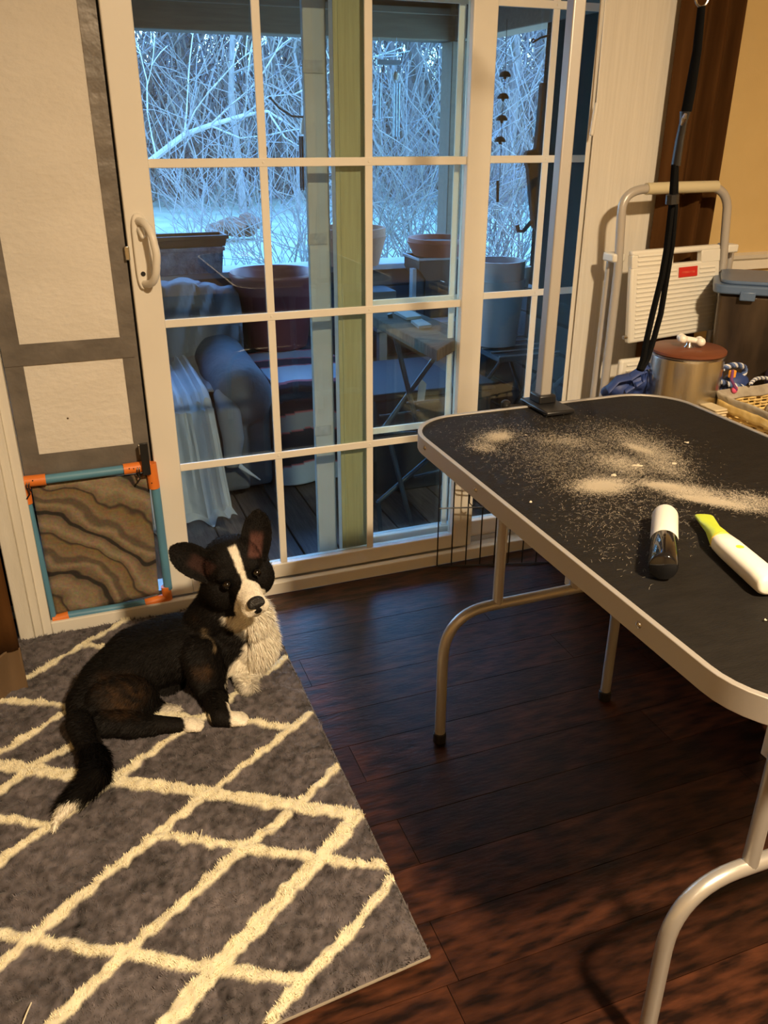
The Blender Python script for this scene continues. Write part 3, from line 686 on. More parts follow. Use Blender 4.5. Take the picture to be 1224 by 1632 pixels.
# toothbrush-like trimmer: white body and lime head
tr = thing('paw_trimmer', fl(1170, 890, ZT), 'white paw trimmer with lime green comb head lying at the right table edge', 'trimmer')
zt2 = ZT+.0155
ta, tb = fl(1148, 862, zt2), fl(1232, 935, zt2)
superlathe(MB(), ta, tb, [(0, .0135, .8), (.03, .0155, .85), (.2, .017, .85), (.8, .0185, .8), (.95, .019, .75), (.985, .0175, .72), (1, .014, .7)], power=.75).build('white_body', white_pl, tr, angle=50)
dd = (tb-ta).normalized()
th0 = fl(1121, 822, ZT+.012)
superlathe(MB(), th0, ta+dd*.003, [(0, .0125, .22), (.05, .0135, .28), (.3, .0125, .40), (.55, .0105, .75), (.8, .0125, .95), (1, .0150, .85)], power=.75).build('lime_head', lime, tr, angle=50)
MB().lathe(ta-dd*.001, [(.0138, 0), (.0152, .001), (.0152, .003), (.0138, .004)], 24, dd).build('orange_seal', mat('seal_ring', (.65, .45, .05), .5), tr)
bt = ta.lerp(tb, .36)+Vector((0, 0, .0136))
MB().ell(bt, (.0062, .0062, .0016)).build('power_button', lime, tr)
MB().box((-.006, -.0015, -.001), (.006, .0015, .001), Matrix.Translation(tb+Vector((0, 0, .002))) @ frame_between(ta, tb).to_4x4()).build('charging_port', black_pl, tr)

# ================================================================== STEP STOOL, BENCH AND THE THINGS ON IT
stool_m = mat('stool_enamel', (.50, .47, .43), .35, .2)
YS = 2.06
def S(px, py, dy=0.0): return at(px, py, YS+dy)
st_ = thing('step_stool', S(1070, 620), 'folded white two-step stool with grey tube frame leaning by the brown curtain', 'step stool')
def down(p, z, lean=0.0): return Vector((p.x, p.y+lean, z))
a, b = S(978, 420), S(1157, 400)
lt, rt_ = S(992, 325), S(1160, 322)
pl = [down(S(985, 430), .012), S(985, 430), S(990, 345)]+arc(S(991, 335), S(994, 303), S(1030, 301), 8)[0:]+[S(1080, 299)]+arc(S(1118, 297), S(1158, 294), S(1159, 330), 8)+[S(1152, 420), down(S(1146, 440), .012)]
MB().tube(pl, .0125, 14).build('main_frame', stool_m, st_)
MB().tube([S(1030, 301), S(1073, 299), S(1142, 297)], .0158, 16).build('hand_grip', mat('grip', (.62, .55, .36), .6), st_)
fl0, fr0 = S(973, 415, .045), S(1165, 398, .045)
MB().tube([fl0, down(fl0+Vector((-.012, 0, 0)), .012)], .0115, 12).build('rear_leg', stool_m, st_)
MB().tube([fr0, down(fr0+Vector((.012, 0, 0)), .012)], .0115, 12).build('rear_leg', stool_m, st_)
for p in (S(980, 410, .015), S(1161, 395, .015)): MB().box(p-Vector((.020, .022, .012)), p+Vector((.020, .032, .012))).build('joint_cap', white_pl, st_, bevel=.005)
# upper step: ribbed plate with a hand slot and a red label
yu = YS-.028
A0, A1, A2, A3 = at(1001, 399, yu), at(1141, 388, yu), at(1135, 523, yu), at(994, 546, yu)
def SU(u, v, d=0.0):
    p = (A0*(1-u)+A1*u)*(1-v)+(A3*(1-u)+A2*u)*v; return p+Vector((0, -d, 0))
# plate with a slot: ring of quads
def plate(root, u0, u1, v0, v1, name):
    mb = MB(); n_ = 10
    outer = [(u0, v0), (u1, v0), (u1, v1), (u0, v1)]
    return mb
def slab(root, name, u0, u1, v0, v1, t0, t1, m, bev=.003):
    q = [SU(u0, v0), SU(u1, v0), SU(u1, v1), SU(u0, v1)]
    vs = [p+Vector((0, -t0, 0)) for p in q]+[p+Vector((0, -t1, 0)) for p in q]
    return MB().add(vs, [(0, 1, 2, 3), (7, 6, 5, 4), (0, 4, 5, 1), (1, 5, 6, 2), (2, 6, 7, 3), (3, 7, 4, 0)]).build(name, m, root, bevel=bev)
su0, su1, sv0, sv1 = .46, .78, .065, .17
slab(st_, 'upper_step', 0, 1, sv1, 1, 0, .022, white_pl, .006)
slab(st_, 'upper_step_edge', 0, 1, 0, sv0, 0, .022, white_pl, .006)
slab(st_, 'upper_step_edge', 0, su0, sv0-.02, sv1+.02, 0, .0218, white_pl, .003)
slab(st_, 'upper_step_edge', su1, 1, sv0-.02, sv1+.02, 0, .0218, white_pl, .003)
nr = 15
for i in range(nr):
    v = .22+(i+.5)*(.74/nr)
    ua = .06; ub = .94
    if .20 < v < .34:
        for (x_, y_) in ((.06, .50), (.76, .94)): MB().tube([SU(x_, v, .021), SU(y_, v, .021)], .0038, 8).build('tread_rib', white_pl, st_)
    else: MB().tube([SU(ua, v, .021), SU(ub, v, .021)], .0038, 8).build('tread_rib', white_pl, st_)
for v in (.06, .11, .155): MB().tube([SU(.06, v, .021), SU(.40, v, .021)], .0038, 8).build('tread_rib', white_pl, st_)
slab(st_, 'red_label', .52, .73, .215, .325, .0235, .0248, red, 0)
slab(st_, 'faint_print', .555, .70, .262, .285, .0248, .0252, mat('faint_print', (.70, .10, .06), .6, col2=(.60, .04, .02), nscale=90), 0)
for p in (SU(0, .93, .012), SU(1, .90, .012)): MB().lathe(p+Vector((0, 0, 0)), [(.006, -.012), (.006, .012)], 12, (1, 0, 0)).build('pivot_bolt', steel, st_)
# lower step
yl_ = YS-.020
B0, B1 = at(985, 572, yl_), at(1125, 556, yl_)
MB().box((B0.x, yl_-.018, B0.z-.17), (B1.x, yl_+.004, B0.z)).build('lower_step', white_pl, st_, bevel=.008)
for i in range(9): MB().tube([(B0.x+.02, yl_-.018, B0.z-.018*(i+1)), (B1.x-.02, yl_-.018, B0.z-.018*(i+1))], .0038, 8).build('tread_rib', white_pl, st_)
for p in (S(985, 605), S(1150, 600)): MB().box((p.x-.016, YS-.016, 0), (p.x+.016, YS+.016, .03)).build('foot', black_pl, st_, bevel=.003)

ZBN = .50
bn = thing('bench', (1.8, 1.8, 0), 'low cream bench behind the grooming table carrying baskets and bins', 'bench')
bxa, bxb, bya, byb = 1.335, 2.75, 1.05, 2.0
MB().box((bxa, bya, ZBN-.03), (bxb, byb, ZBN)).build('bench_top', wood_light, bn, bevel=.004)
for x_ in (bxa+.03, (bxa+bxb)/2, bxb-.07):
    for y_ in (bya+.03, byb-.07): MB().box((x_, y_, 0), (x_+.04, y_+.04, ZBN-.03)).build('leg', wood_light, bn, bevel=.003)
MB().box((bxa+.05, bya+.04, .15), (bxb-.05, byb-.04, .17)).build('shelf', wood_light, bn, bevel=.003)

# canister
yc = 1.72
cl_, cr_ = at(1046, 575, yc), at(1141, 575, yc)
cc_ = (cl_+cr_)/2; rc = (cr_.x-cl_.x)/2*.97
ctz = at(1093, 560, yc).z
cn = thing('treat_canister', (cc_.x, yc, ZBN), 'stainless steel canister with brown lid and white bone knob behind the grooming table', 'canister')
MB().lathe((cc_.x, yc, ZBN), [(rc-.004, 0), (rc, .004), (rc, ctz-ZBN-.012), (rc-.001, ctz-ZBN-.008), (rc+.001, ctz-ZBN-.004), (rc-.003, ctz-ZBN)], 48).build('steel_body', steel, cn)
MB().lathe((cc_.x, yc, ctz), [(rc-.004, 0), (rc+.001, .001), (rc+.001, .007), (rc-.003, .010), (.0001, .011)], 48).build('lid', brown_lid, cn, angle=50)
bo = Vector((cc_.x, yc, ctz+.011))
MB().lathe(bo, [(.012, 0), (.008, .006), (.006, .014)], 16).build('knob_base', steel, cn)
mb = MB(); ctr = bo+Vector((.002, -.002, .019)); bd = Vector((.72, -.30, -.12)).normalized(); bs_ = Vector((.3, .72, 0)).normalized()
mb.caps(ctr-bd*.02, ctr+bd*.02, .0075, .0075)
for s_ in (-1, 1):
    for t_ in (-1, 1): mb.ell(ctr+bd*.024*s_+bs_*.0085*t_, .0115, n=14)
union(mb, 'bone_knob', mat('ceramic_white', (.86, .83, .75), .25), .0016, 5, cn)

# big bin with a blue lid
yb = 1.93
q0 = at(1139, 450, 1.88)
bz = q0.z
bi = thing('storage_bin', (q0.x, 1.88, ZBN), 'large smoky clear storage bin with slate blue lid at the right edge', 'storage bin')
smoky = mat('smoky_plastic', (.030, .021, .015), .25, col2=(.070, .048, .030), nscale=3, stretch=(5, 5, 1.2), spec=.6)
BM = Matrix.Translation((q0.x, 1.88, 0)) @ Matrix.Rotation(math.radians(-40), 4, 'Z')
bw_, bd_ = .44, .27
def bput(mb, *a, **k_):
    mb.v = [tuple(BM @ Vector(p)) for p in mb.v]; return mb.build(*a, **k_)
vs = []
for z_, ins in ((ZBN, .035), (bz-.03, .015)): vs += [(ins, ins, z_), (bw_-ins, ins, z_), (bw_-ins, bd_-ins, z_), (ins, bd_-ins, z_)]
bput(MB().add(vs, [(3, 2, 1, 0), (4, 5, 6, 7), (0, 1, 5, 4), (1, 2, 6, 5), (2, 3, 7, 6), (3, 0, 4, 7)]), 'bin_body', smoky, bi, bevel=.012)
lidp = lambda g_: [(p[0], p[1]) for p in rrect(g_, bw_-g_, g_, bd_-g_, .035, 5)]
bput(MB().prism(lidp(0), bz-.030, bz-.006, 'z'), 'lid_rim', blue_lid, bi, bevel=.004)
bput(MB().prism(lidp(.018), bz-.006, bz+.004, 'z'), 'lid_panel', blue_lid, bi, bevel=.003)
bput(MB().box((.07, -.006, bz-.045), (.11, .006, bz-.02)), 'lid_latch', blue_lid, bi, bevel=.003)

# navy bag heap
nb = MB(); yn = 1.80
for (px_, py_, r_) in ((975, 618, .030), (990, 612, .036), (1006, 606, .036), (1022, 600, .034), (1030, 586, .018), (1036, 612, .036), (1000, 628, .05), (1030, 640, .055)):
    p = at(px_, py_+6, yn+.02*math.sin(px_)); nb.ell(p, (r_*1.15, r_*.8, r_*.7), n=12)
pz = at(1010, 640, yn); nb.caps((pz.x-.05, yn, ZBN+.04), (pz.x+.06, yn, ZBN+.04), .05, .05)
nbo = union(nb, 'navy_bag', navy, .006, 3); tag(nbo, 'crumpled navy blue nylon bag beside the steel canister', 'bag')
def ribbon(pts, wd_, name, m, root, th=.0012, side=Vector((0, 1, 0))):
    pts = [Vector(p) for p in pts]
    def fn(u, v):
        i = u*(len(pts)-1); k_ = min(int(i), len(pts)-2); f = i-k_; p = pts[k_].lerp(pts[k_+1], f); return p+side*(v-.5)*wd_
    return MB().grid(fn, len(pts)*2, 3).build(name, m, root, thick=th)
for (pp) in ([(968, 622), (985, 604), (1005, 600), (1010, 612), (995, 622)], [(1003, 602), (1018, 592), (1030, 588), (1026, 602), (1012, 612)], [(1022, 604), (1026, 584), (1036, 582), (1035, 600)]):
    base = [at(x_, y_, yn-.035) for x_, y_ in pp]
    cs_ = []
    for i in range(len(base)-1):
        for t_ in (0, .33, .66): cs_.append(base[i].lerp(base[i+1], t_))
    cs_.append(base[-1]); ribbon(cs_, .030, 'strap', navy, nbo, side=Vector((.25, .9, .35)).normalized())

# wicker basket with liner
yk = 1.50
k0, k1 = at(1158, 640, yk), at(1300, 705, yk-.02)
bw = thing('wicker_basket', (k0.x+.18, yk+.1, ZBN), 'lined yellow wicker basket of dog things at the right edge of the grooming table', 'basket')
kz1 = .690
kx0 = fl(1186, 640, kz1+.02).x; kx1, ky0, ky1 = kx0+.30, 1.16, fl(1158, 622, kz1+.02).y
np_ = 64
def brim(g_, z_): return [Vector((p[0], p[1], z_)) for p in rrect(kx0+g_, kx1-g_, ky0+g_, ky1-g_, .03, 6)]
per = brim(0, 0); Lp_ = sum((per[i]-per[i-1]).length for i in range(len(per)))
def along(loop, s_):
    L_tot = sum((loop[(i+1) % len(loop)]-loop[i]).length for i in range(len(loop))); d = (s_ % 1)*L_tot
    for i in range(len(loop)):
        a_, b_ = loop[i], loop[(i+1) % len(loop)]; l_ = (b_-a_).length
        if d <= l_: return a_.lerp(b_, d/max(l_, 1e-9))
        d -= l_
    return loop[0]
loop = brim(.004, 0)
nst = 70
for i in range(nst):
    p = along(loop, i/nst); MB().tube([(p.x, p.y, ZBN+.004), (p.x, p.y, kz1)], .0022, 6).build('stake', wicker, bw)
zz = ZBN+.006; rr_ = 0
while zz < kz1-.004:
    pts = []
    n_ = nst*2
    for i in range(n_):
        p = along(loop, (i+.5)/n_); c_ = Vector(((kx0+kx1)/2, (ky0+ky1)/2, 0)); o_ = Vector((p.x, p.y, 0))-c_; o_.normalize()
        s_ = .0028*(1 if ((i//2)+rr_) % 2 else -1); pts.append(Vector((p.x, p.y, zz))+o_*s_)
    MB().tube(pts, .0034, 6, closed=True).build('weaver', wicker, bw); zz += .0085; rr_ += 1
def fn(u, v):
    lp_ = brim(-.004-.006*math.sin(v*math.pi), 0); p = along(lp_, u)
    if v > .7:
        t = (v-.7)/.3; q = along(brim(.012, 0), u); p = p.lerp(q, t)
    z = kz1-.002+.022*math.sin(min(v/.7, 1)*math.pi/2)-(.02*((v-.7)/.3) if v > .7 else 0)
    return (p.x, p.y, z+.0015*math.sin(u*90))
MB().grid(fn, 120, 14).build('cloth_liner', liner, bw, thick=.003)
def fn2(u, v):
    lp_ = brim(-.0065, 0); p = along(lp_, u); return (p.x, p.y, kz1+.006-.024*v-.004*abs(math.sin(u*70)))
MB().grid(fn2, 260, 4).build('lace_edge', wicker, bw, thick=.002)
# things in and round the basket
mb = MB(); rs0 = random.Random(4)
for k_ in range(16): mb.ell((kx0+.05+.20*rs0.random(), ky0+.06+(ky1-ky0-.12)*rs0.random(), kz1-.012+.016*rs0.random()), (.05, .06, .026), n=12)
tag(union(mb, 'towel', mat('taupe_towel', (.30, .24, .17), .95, col2=(.42, .35, .25), nscale=20, bump=.4, bscale=60), .006, 3), 'crumpled taupe towel stuffed in the wicker basket', 'towel')
def rope(name, pts, r, cols, label, cat, n_tw=40, root=None):
    pts = [Vector(p) for p in pts]; t_ = thing(name, pts[0], label, cat)
    def P(u):
        i = u*(len(pts)-1); k_ = min(int(i), len(pts)-2); f = i-k_
        p0, p1, p2, p3 = pts[max(k_-1, 0)], pts[k_], pts[k_+1], pts[min(k_+2, len(pts)-1)]
        return .5*((2*p1)+(-p0+p2)*f+(2*p0-5*p1+4*p2-p3)*f*f+(-p0+3*p1-3*p2+p3)*f**3)
    for s_ in range(3):
        q = []
        for i in range(n_tw*4+1):
            u = i/(n_tw*4); p = P(u); t = (P(min(u+.01, 1))-P(max(u-.01, 0))).normalized(); x_ = t.orthogonal().normalized(); y_ = t.cross(x_); a_ = i*.8+s_*2.094
            q.append(p+(x_*math.cos(a_)+y_*math.sin(a_))*r*.5)
        MB().tube(q, r*.55, 6).build('strand', cols[s_ % len(cols)], t_)
    return t_
blk, wht, blu = mat('rope_navy', (.03, .05, .13), .8), mat('rope_white', (.62, .64, .68), .8), mat('rope_blue', (.10, .16, .36), .8)
yr = 1.66
def Rp(px, py, dy=0): return at(px, py, yr+dy)
rope('rope_toy', [Rp(1140, 604), Rp(1146, 592), Rp(1160, 584), Rp(1176, 582), Rp(1187, 588, .01), Rp(1183, 606, .01), Rp(1188, 618), Rp(1178, 616, -.01), Rp(1160, 612), Rp(1143, 606, -.01)], .0075, [blk, wht, blu], 'navy and white braided rope toy looped beside the canister', 'rope toy', 26)
rope('rope_lead', [Rp(1196, 612, -.03), Rp(1205, 604, -.02), Rp(1222, 603), Rp(1240, 610), Rp(1250, 625)], .005, [wht, blk, wht], 'thin grey and white rope lead curling over the basket', 'lead', 22)
MB_t = MB().box(Rp(1167, 596, -.015)-Vector((.009, .006, .010)), Rp(1167, 596, -.015)+Vector((.009, .006, .010)))
tag(MB_t.build('orange_tag', mat('tag_orange', (.85, .35, .04), .5), bevel=.003), 'small orange tag on the braided rope toy', 'tag')
tag(MB().ell(Rp(1171, 621, -.03), (.008, .007, .010)).build('pink_ball', mat('pink', (.75, .10, .22), .45)), 'small pink toy below the orange tag', 'toy')
pu = MB().tube([Rp(1168, 590, -.02), Rp(1166, 606, -.03), Rp(1174, 622, -.035)], .0035, 8).build('purple_ribbon', mat('purple', (.16, .04, .16), .6)); tag(pu, 'thin purple ribbon hanging through the rope toy', 'ribbon')
mb = MB(); c_ = Rp(1155, 622, .03)
for d_ in ((0, 0, 0), (.04, .01, -.02), (-.03, 0, -.03), (.02, -.01, .02), (.0, .0, -.06)): mb.ell(c_+Vector(d_), (.042, .03, .030), n=12)
o = union(mb, 'navy_pouch', navy, .005, 3); tag(o, 'navy cloth pouch lying under the braided rope toy', 'pouch')
mb = MB(); c_ = at(1245, 600, 1.70)
mb.ell(c_+Vector((.01, 0, 0)), (.06, .04, .05), n=14); mb.ell(c_+Vector((.05, 0, .02)), (.05, .04, .05), n=14)
tag(union(mb, 'dark_toy', mat('dark_purple_cloth', (.03, .015, .04), .9), .006, 4), 'dark plush toy heaped in the wicker basket', 'toy')
# small folded cream cloth and brush left of basket
cb = thing('folded_cloth', at(1138, 652, 1.60), 'cream folded cloth beside the wicker basket', 'cloth')
c_ = at(1138, 650, 1.60)
for i in range(4): MB().box((c_.x-.022+.002*(i % 2), 1.57, c_.z-.022+i*.007), (c_.x+.020-.003*(i % 2), 1.63, c_.z-.0165+i*.007)).build('fold', mat('cream_cloth', (.62, .52, .33), .9, bump=.4, bscale=60), cb, bevel=.0025)
MB().box((c_.x-.022, 1.57, ZBN), (c_.x+.020, 1.63, c_.z-.022)).build('fold', MATS['cream_cloth'], cb, bevel=.004)

# ================================================================== WIRE PEN PANEL
wp = thing('wire_pen_panel', (1.3, 2.15, 0), 'black wire pen panel with a slide latch leaning behind the table legs', 'pen panel')
wire = mat('black_wire', (.008, .008, .008), .4)
P0, P1 = fl(690, 897), fl(986, 893)
P0 = Vector((P0.x, min(P0.y, 2.212), 0)); P1 = Vector((P1.x, P1.y, 0))
ln = (P1-P0); Lw = ln.length; ln.normalize(); hp_ = .46
nv = int(Lw/.047)
for i in range(nv+1):
    p = P0+ln*(Lw*i/nv); MB().tube([p+Vector((0, 0, .004)), p+Vector((0, 0, hp_))], .0022, 6).build('vertical_wire', wire, wp)
for z_ in (.004, .215, hp_): MB().tube([P0+Vector((0, -.003, z_)), P1+Vector((0, -.003, z_))], .0024, 6).build('horizontal_wire', wire, wp)
def W(u, z_, d=.006): return P0+ln*u+Vector((0, -d, z_))
l0, l1, la, lb = .068, .125, .285, .325
MB().tube([W(l0+.008, la), W(l1, la)]+[W(l1, lb), W(l0+.008, lb), W(l0, lb-.008), W(l0, la+.008)], .0023, 6, closed=True).build('latch_loop', wire, wp)
MB().tube([W(l0, (la+lb)/2-.004), W(l1, (la+lb)/2-.004)], .0023, 6).build('latch_bar', wire, wp)
MB().tube([W(l1-.03, (la+lb)/2-.004, .009), W(l1-.032, la-.05, .009), W(l1-.022, la-.062, .009), W(l1-.012, la-.055, .009)], .0023, 6).build('latch_hook', wire, wp)
fold = Vector((ln.y, -ln.x, 0))

# ================================================================== THE DOG
EO = at(384, 921, 1.735)                      # between the eyes
wv = (CAM-EO).normalized(); rv = c_r.copy(); rv = (rv-wv*rv.dot(wv)).normalized(); uv_ = wv.cross(rv)
ro = math.radians(18); e1 = rv*math.cos(ro)+uv_*math.sin(ro); e2 = -rv*math.sin(ro)+uv_*math.cos(ro)
th_ = math.radians(27); yw_ = math.radians(9)
F0 = wv*math.cos(th_)-e2*math.sin(th_); hU = e2*math.cos(th_)+wv*math.sin(th_)
hF = (F0*math.cos(yw_)+e1*math.sin(yw_)).normalized(); hX = hU.cross(hF)*1.0
if hX.dot(e1) < 0: hX = -hX
HS = 1.10
def Hd(x, u, f): return EO+(hX*x+hU*u+hF*f)*HS
HR = Matrix((hX, hF, hU)).transposed()
D = MB()
def blob(px, py, Y, r, rot=None): D.ell(at(px, py, Y), r, rot, 20)
def limb(pts):
    for (a, ra), (b, rb) in zip(pts[:-1], pts[1:]): D.caps(a, b, ra, rb, 16, 6)
# trunk
limb([(at(152, 1122, 1.80), .066), (at(178, 1090, 1.83), .078), (at(222, 1052, 1.87), .086), (at(275, 1034, 1.88), .088), (at(322, 1022, 1.86), .078), (at(368, 1015, 1.84), .066)])
limb([(at(325, 1000, 1.87), .060), (at(352, 965, 1.83), .060), (Hd(0, -.01, -.075), .058)])
limb([(at(372, 1000, 1.83), .060), (at(408, 1008, 1.82), .050), (at(414, 1035, 1.81), .042)])
D.ell(at(405, 1022, 1.82), (.060, .060, .070), None, 20); D.ell(at(400, 985, 1.80), (.052, .050, .052), None, 18)
# near thigh, shank, paw
D.ell(at(196, 1118, 1.76), (.088, .045, .068), Matrix.Rotation(math.radians(12), 3, 'Y'), 20)
D.ell(at(160, 1140, 1.76), (.056, .045, .052), None, 18)
limb([(fl(168, 1152, .040), .034), (fl(215, 1156, .036), .031), (fl(262, 1156, .030), .022), (fl(290, 1156, .028), .018)])
def paw(c, d, s=1.0, yaw=0.0):
    d = d.normalized(); sd_ = Vector((-d.y, d.x, 0)); D.ell(c, (.022*s, .022*s, .015*s), None, 14)
    for k_, off in enumerate((-1.5, -.5, .5, 1.5)):
        L__ = (.020, .026, .026, .020)[k_]*s; D.caps(c+sd_*off*.0095*s, c+d*L__+sd_*off*.0105*s-Vector((0, 0, .004*s)), .0082*s, .0078*s, 12, 5)
pawh = fl(303, 1155, .030); paw(pawh, Vector((1, -.12, 0)), 1.0)
# far hind foot under the belly
limb([(fl(235, 1122, .028), .026), (fl(262, 1129, .022), .013), (fl(284, 1132, .020), .010)])
D.ell(at(262, 1100, 1.84), (.06, .04, .035), None, 16)
# near front leg
wr = fl(352, 1143, .036)
limb([(at(322, 1040, 1.81), .058), (at(330, 1075, 1.785), .050), (at(340, 1108, 1.745), .034), (wr, .025), (fl(362, 1146, .032), .021)])
pawf = fl(373, 1146, .031); paw(pawf, Vector((1, -.05, 0)), 1.05)
# far front leg, mostly under the chest
limb([(at(385, 1050, 1.84), .042), (at(384, 1072, 1.82), .030), (fl(394, 1096, .030), .020)])
limb([(at(352, 1052, 1.82), .045), (at(405, 1050, 1.82), .036)])
pawf2 = fl(408, 1082, .030)
# tail
tl = [fl(128, 1152, .06), fl(138, 1180, .045), fl(152, 1210, .040), fl(152, 1238, .038), fl(132, 1262, .034), fl(108, 1284, .030), fl(92, 1304, .026), fl(86, 1321, .024)]
limb(list(zip(tl, [.030, .026, .026, .028, .024, .017, .009, .005])))
# head
def hell(x, u, f, r): D.ell(Hd(x, u, f), (r[0]*HS, r[2]*HS, r[1]*HS), HR, 22)      # r = across, up, forward
hell(0, .016, -.055, (.066, .060, .066)); hell(-.040, -.034, -.050, (.042, .045, .046)); hell(.040, -.034, -.050, (.042, .045, .046))
hell(0, -.03, -.10, (.062, .06, .06)); hell(-.026, .016, -.010, (.024, .018, .018)); hell(.026, .016, -.010, (.024, .018, .018))
D.caps(Hd(0, -.022, -.018), Hd(0, -.034, .066), .038, .027, 20, 8)
D.caps(Hd(0, -.046, -.03), Hd(0, -.056, .050), .034, .019, 18, 8)
hell(-.014, -.045, .062, (.016, .016, .020)); hell(.014, -.045, .062, (.016, .016, .020))
def ear(root, tip, hw, Y0_, Y1_, cup, bendv):
    r0, t0_ = at(*root, Y0_), at(*tip, Y1_); axd = (t0_-r0); Ln = axd.length; axn = axd.normalized(); sd_ = axn.cross(wv).normalized(); fw = sd_.cross(axn).normalized()
    if fw.dot(wv) < 0: fw = -fw
    nt_, ns_ = 16, 13; Fv = []; Bv = []
    for i in range(nt_):
        t = i/(nt_-1); wf = (math.sqrt(max(1-((t-.45)/.55)**2, 0.0)) if t > .45 else .80+.20*math.sin(t/.45*math.pi/2)); h_ = hw*max(wf, .10)
        c_ = r0+axd*t+fw*bendv*math.sin(t*math.pi)
        for j in range(ns_):
            s_ = -1+2*j/(ns_-1); th__ = .0062*(1-.45*abs(s_))*(1-.3*t)
            p = c_+sd_*h_*s_-fw*cup*(1-s_*s_)*(1-.5*t); Fv.append(p+fw*th__*.6); Bv.append(p-fw*th__*.9)
    n_ = nt_*ns_; fs_ = []
    for i in range(nt_-1):
        for j in range(ns_-1): a = i*ns_+j; fs_.append((a, a+1, a+ns_+1, a+ns_)); fs_.append((n_+a, n_+a+ns_, n_+a+ns_+1, n_+a+1))
    per_ = [j for j in range(ns_)]+[i*ns_+ns_-1 for i in range(1, nt_)]+[(nt_-1)*ns_+j for j in range(ns_-2, -1, -1)]+[i*ns_ for i in range(nt_-2, 0, -1)]
    for a, b in zip(per_, per_[1:]+per_[:1]): fs_.append((a, n_+a, n_+b, b))
    D.add(Fv+Bv, fs_); return r0, t0_, fw, sd_, hw
EL = ear((340, 912), (270, 873), .040, 1.775, 1.80, .016, .004)
ER = ear((405, 893), (413, 811), .038, 1.775, 1.82, .014, .004)
coat_m = attr_mat('dog_coat', 'coat', .7, sheen=.0, spec=.12)
dog = union(D, 'dog', coat_m, .0034, 7, fac=.55)
tag(dog, 'black and white corgi puppy lying on the rug, head turned up to the camera', 'dog')
npv = lambda v_: np.array(tuple(v_))
def sst(x, a, b): t = np.clip((x-a)/(b-a), 0, 1); return t*t*(3-2*t)
def segd(P, a, b): a, b = npv(a), npv(b); ab = b-a; t = np.clip(((P-a)@ab)/(ab@ab), 0, 1); return np.linalg.norm(P-a-t[:, None]*ab, axis=1)
xw = at(400, 1010, 1.80).x
def coatcol(P, Nn=None):
    n1 = vnoise(P[:, 0]+P[:, 2], P[:, 1]-P[:, 2], 120, 31)-.5; n2 = vnoise(P[:, 0], P[:, 2]+P[:, 1], 40, 32)-.5
    L_h = P-npv(EO); hx, hu, hf = L_h@npv(hX)/HS, L_h@npv(hU)/HS, L_h@npv(hF)/HS
    inhead = (np.linalg.norm(L_h-np.array(tuple(hF))*-.02, axis=1) < .125) & (hf > -.06)
    blk_ = np.array([.0050, .0040, .0034]); brn = np.array([.065, .034, .015]); wht_ = np.array([.80, .74, .62])
    base = np.tile(blk_, (len(P), 1))
    # brindle on thigh, elbow, shoulder
    br = np.zeros(len(P))
    for c_, r_, a_ in ((at(200, 1110, 1.72), .075, .55), (at(165, 1090, 1.75), .05, .35), (at(325, 1075, 1.73), .045, .7), (at(345, 1125, 1.70), .035, .5), (at(300, 990, 1.80), .04, .25)):
        d_ = np.linalg.norm((P-npv(c_))*np.array([1, .8, 1.2]), axis=1); br = np.maximum(br, a_*(1-sst(d_, r_*.2, r_)))
    br = np.clip(br*(.75+1.6*n1+1.2*n2), 0, 1); base = base*(1-br[:, None])+brn*br[:, None]
    W_ = np.zeros(len(P))
    # chest and throat
    ed = xw+.016*n1+.05*np.clip((P[:, 2]-.17)/.10, -1, 0)-.06*np.clip((P[:, 2]-.16)/.08, 0, 1)-.028*sst(-P[:, 2], -.10, -.05)+.0
    ch = sst(P[:, 0]-ed, -.010, .006)*(1-inhead*1.0)*(P[:, 2] > .045)*(P[:, 2] < .265)
    th2 = (1-sst(segd(P, at(368, 975, 1.79), at(400, 1000, 1.79)), .022, .036))*(~inhead)
    W_ = np.maximum(W_, np.maximum(ch, th2*.95))
    # white fringe at the bottom of the chest
    W_ = np.maximum(W_, (1-sst(segd(P, at(380, 1064, 1.78), at(420, 1052, 1.78)), .014, .026))*.9*(P[:, 2] > .03))
    # blaze and muzzle
    q = hf*.75-hu; hb = .0065+.003*sst(-q, .0, .05)+.033*sst(q, .010, .060)
    W_ = np.where(inhead, sst(hb-np.abs(hx-.004-.006*sst(q, .01, .06))+.003*n1, -.0015, .0025)*sst(q, -.088, -.078), W_)
    W_ = np.where(inhead & (hu < -.045) & (hf > .0) & (hx > -.05), 1, W_)
    # paws, tail tip
    for c_, d_, r_ in ((pawh, Vector((1, 0, 0)), .014), (pawf, Vector((1, 0, 0)), .008)):
        L_p = P-npv(c_); W_ = np.maximum(W_, sst(L_p[:, 0]+.006*n1, -r_-.004, -r_+.002)*(np.linalg.norm(L_p, axis=1) < .050)*(P[:, 2] < .062))
    W_ = np.maximum(W_, (1-sst(segd(P, fl(264, 1131, .020), fl(290, 1133, .018)), .011, .016))*(P[:, 1] > 1.70)*(P[:, 2] < .05)*.8)
    W_ = np.maximum(W_, sst(-(P[:, 1]-1.473)+.012*n1, -.004, .004)*(P[:, 0] < -.06))
    W_ = np.maximum(W_, (1-sst(segd(P, at(388, 1070, 1.83), fl(402, 1097, .03)), .045, .07))*.65*(P[:, 0] > .27)*(P[:, 2] < .09))
    base = base*(1-W_[:, None])+wht_*(1+.25*n1[:, None])*W_[:, None]
    # shoulder tuft and belly skin
    tf = (1-sst(segd(P, at(325, 1008, 1.79), at(343, 1030, 1.77)), .006, .018))*np.clip(.45+2.6*n1, 0, 1)*.6
    base = base*(1-tf[:, None])+np.array([.40, .29, .17])*tf[:, None]
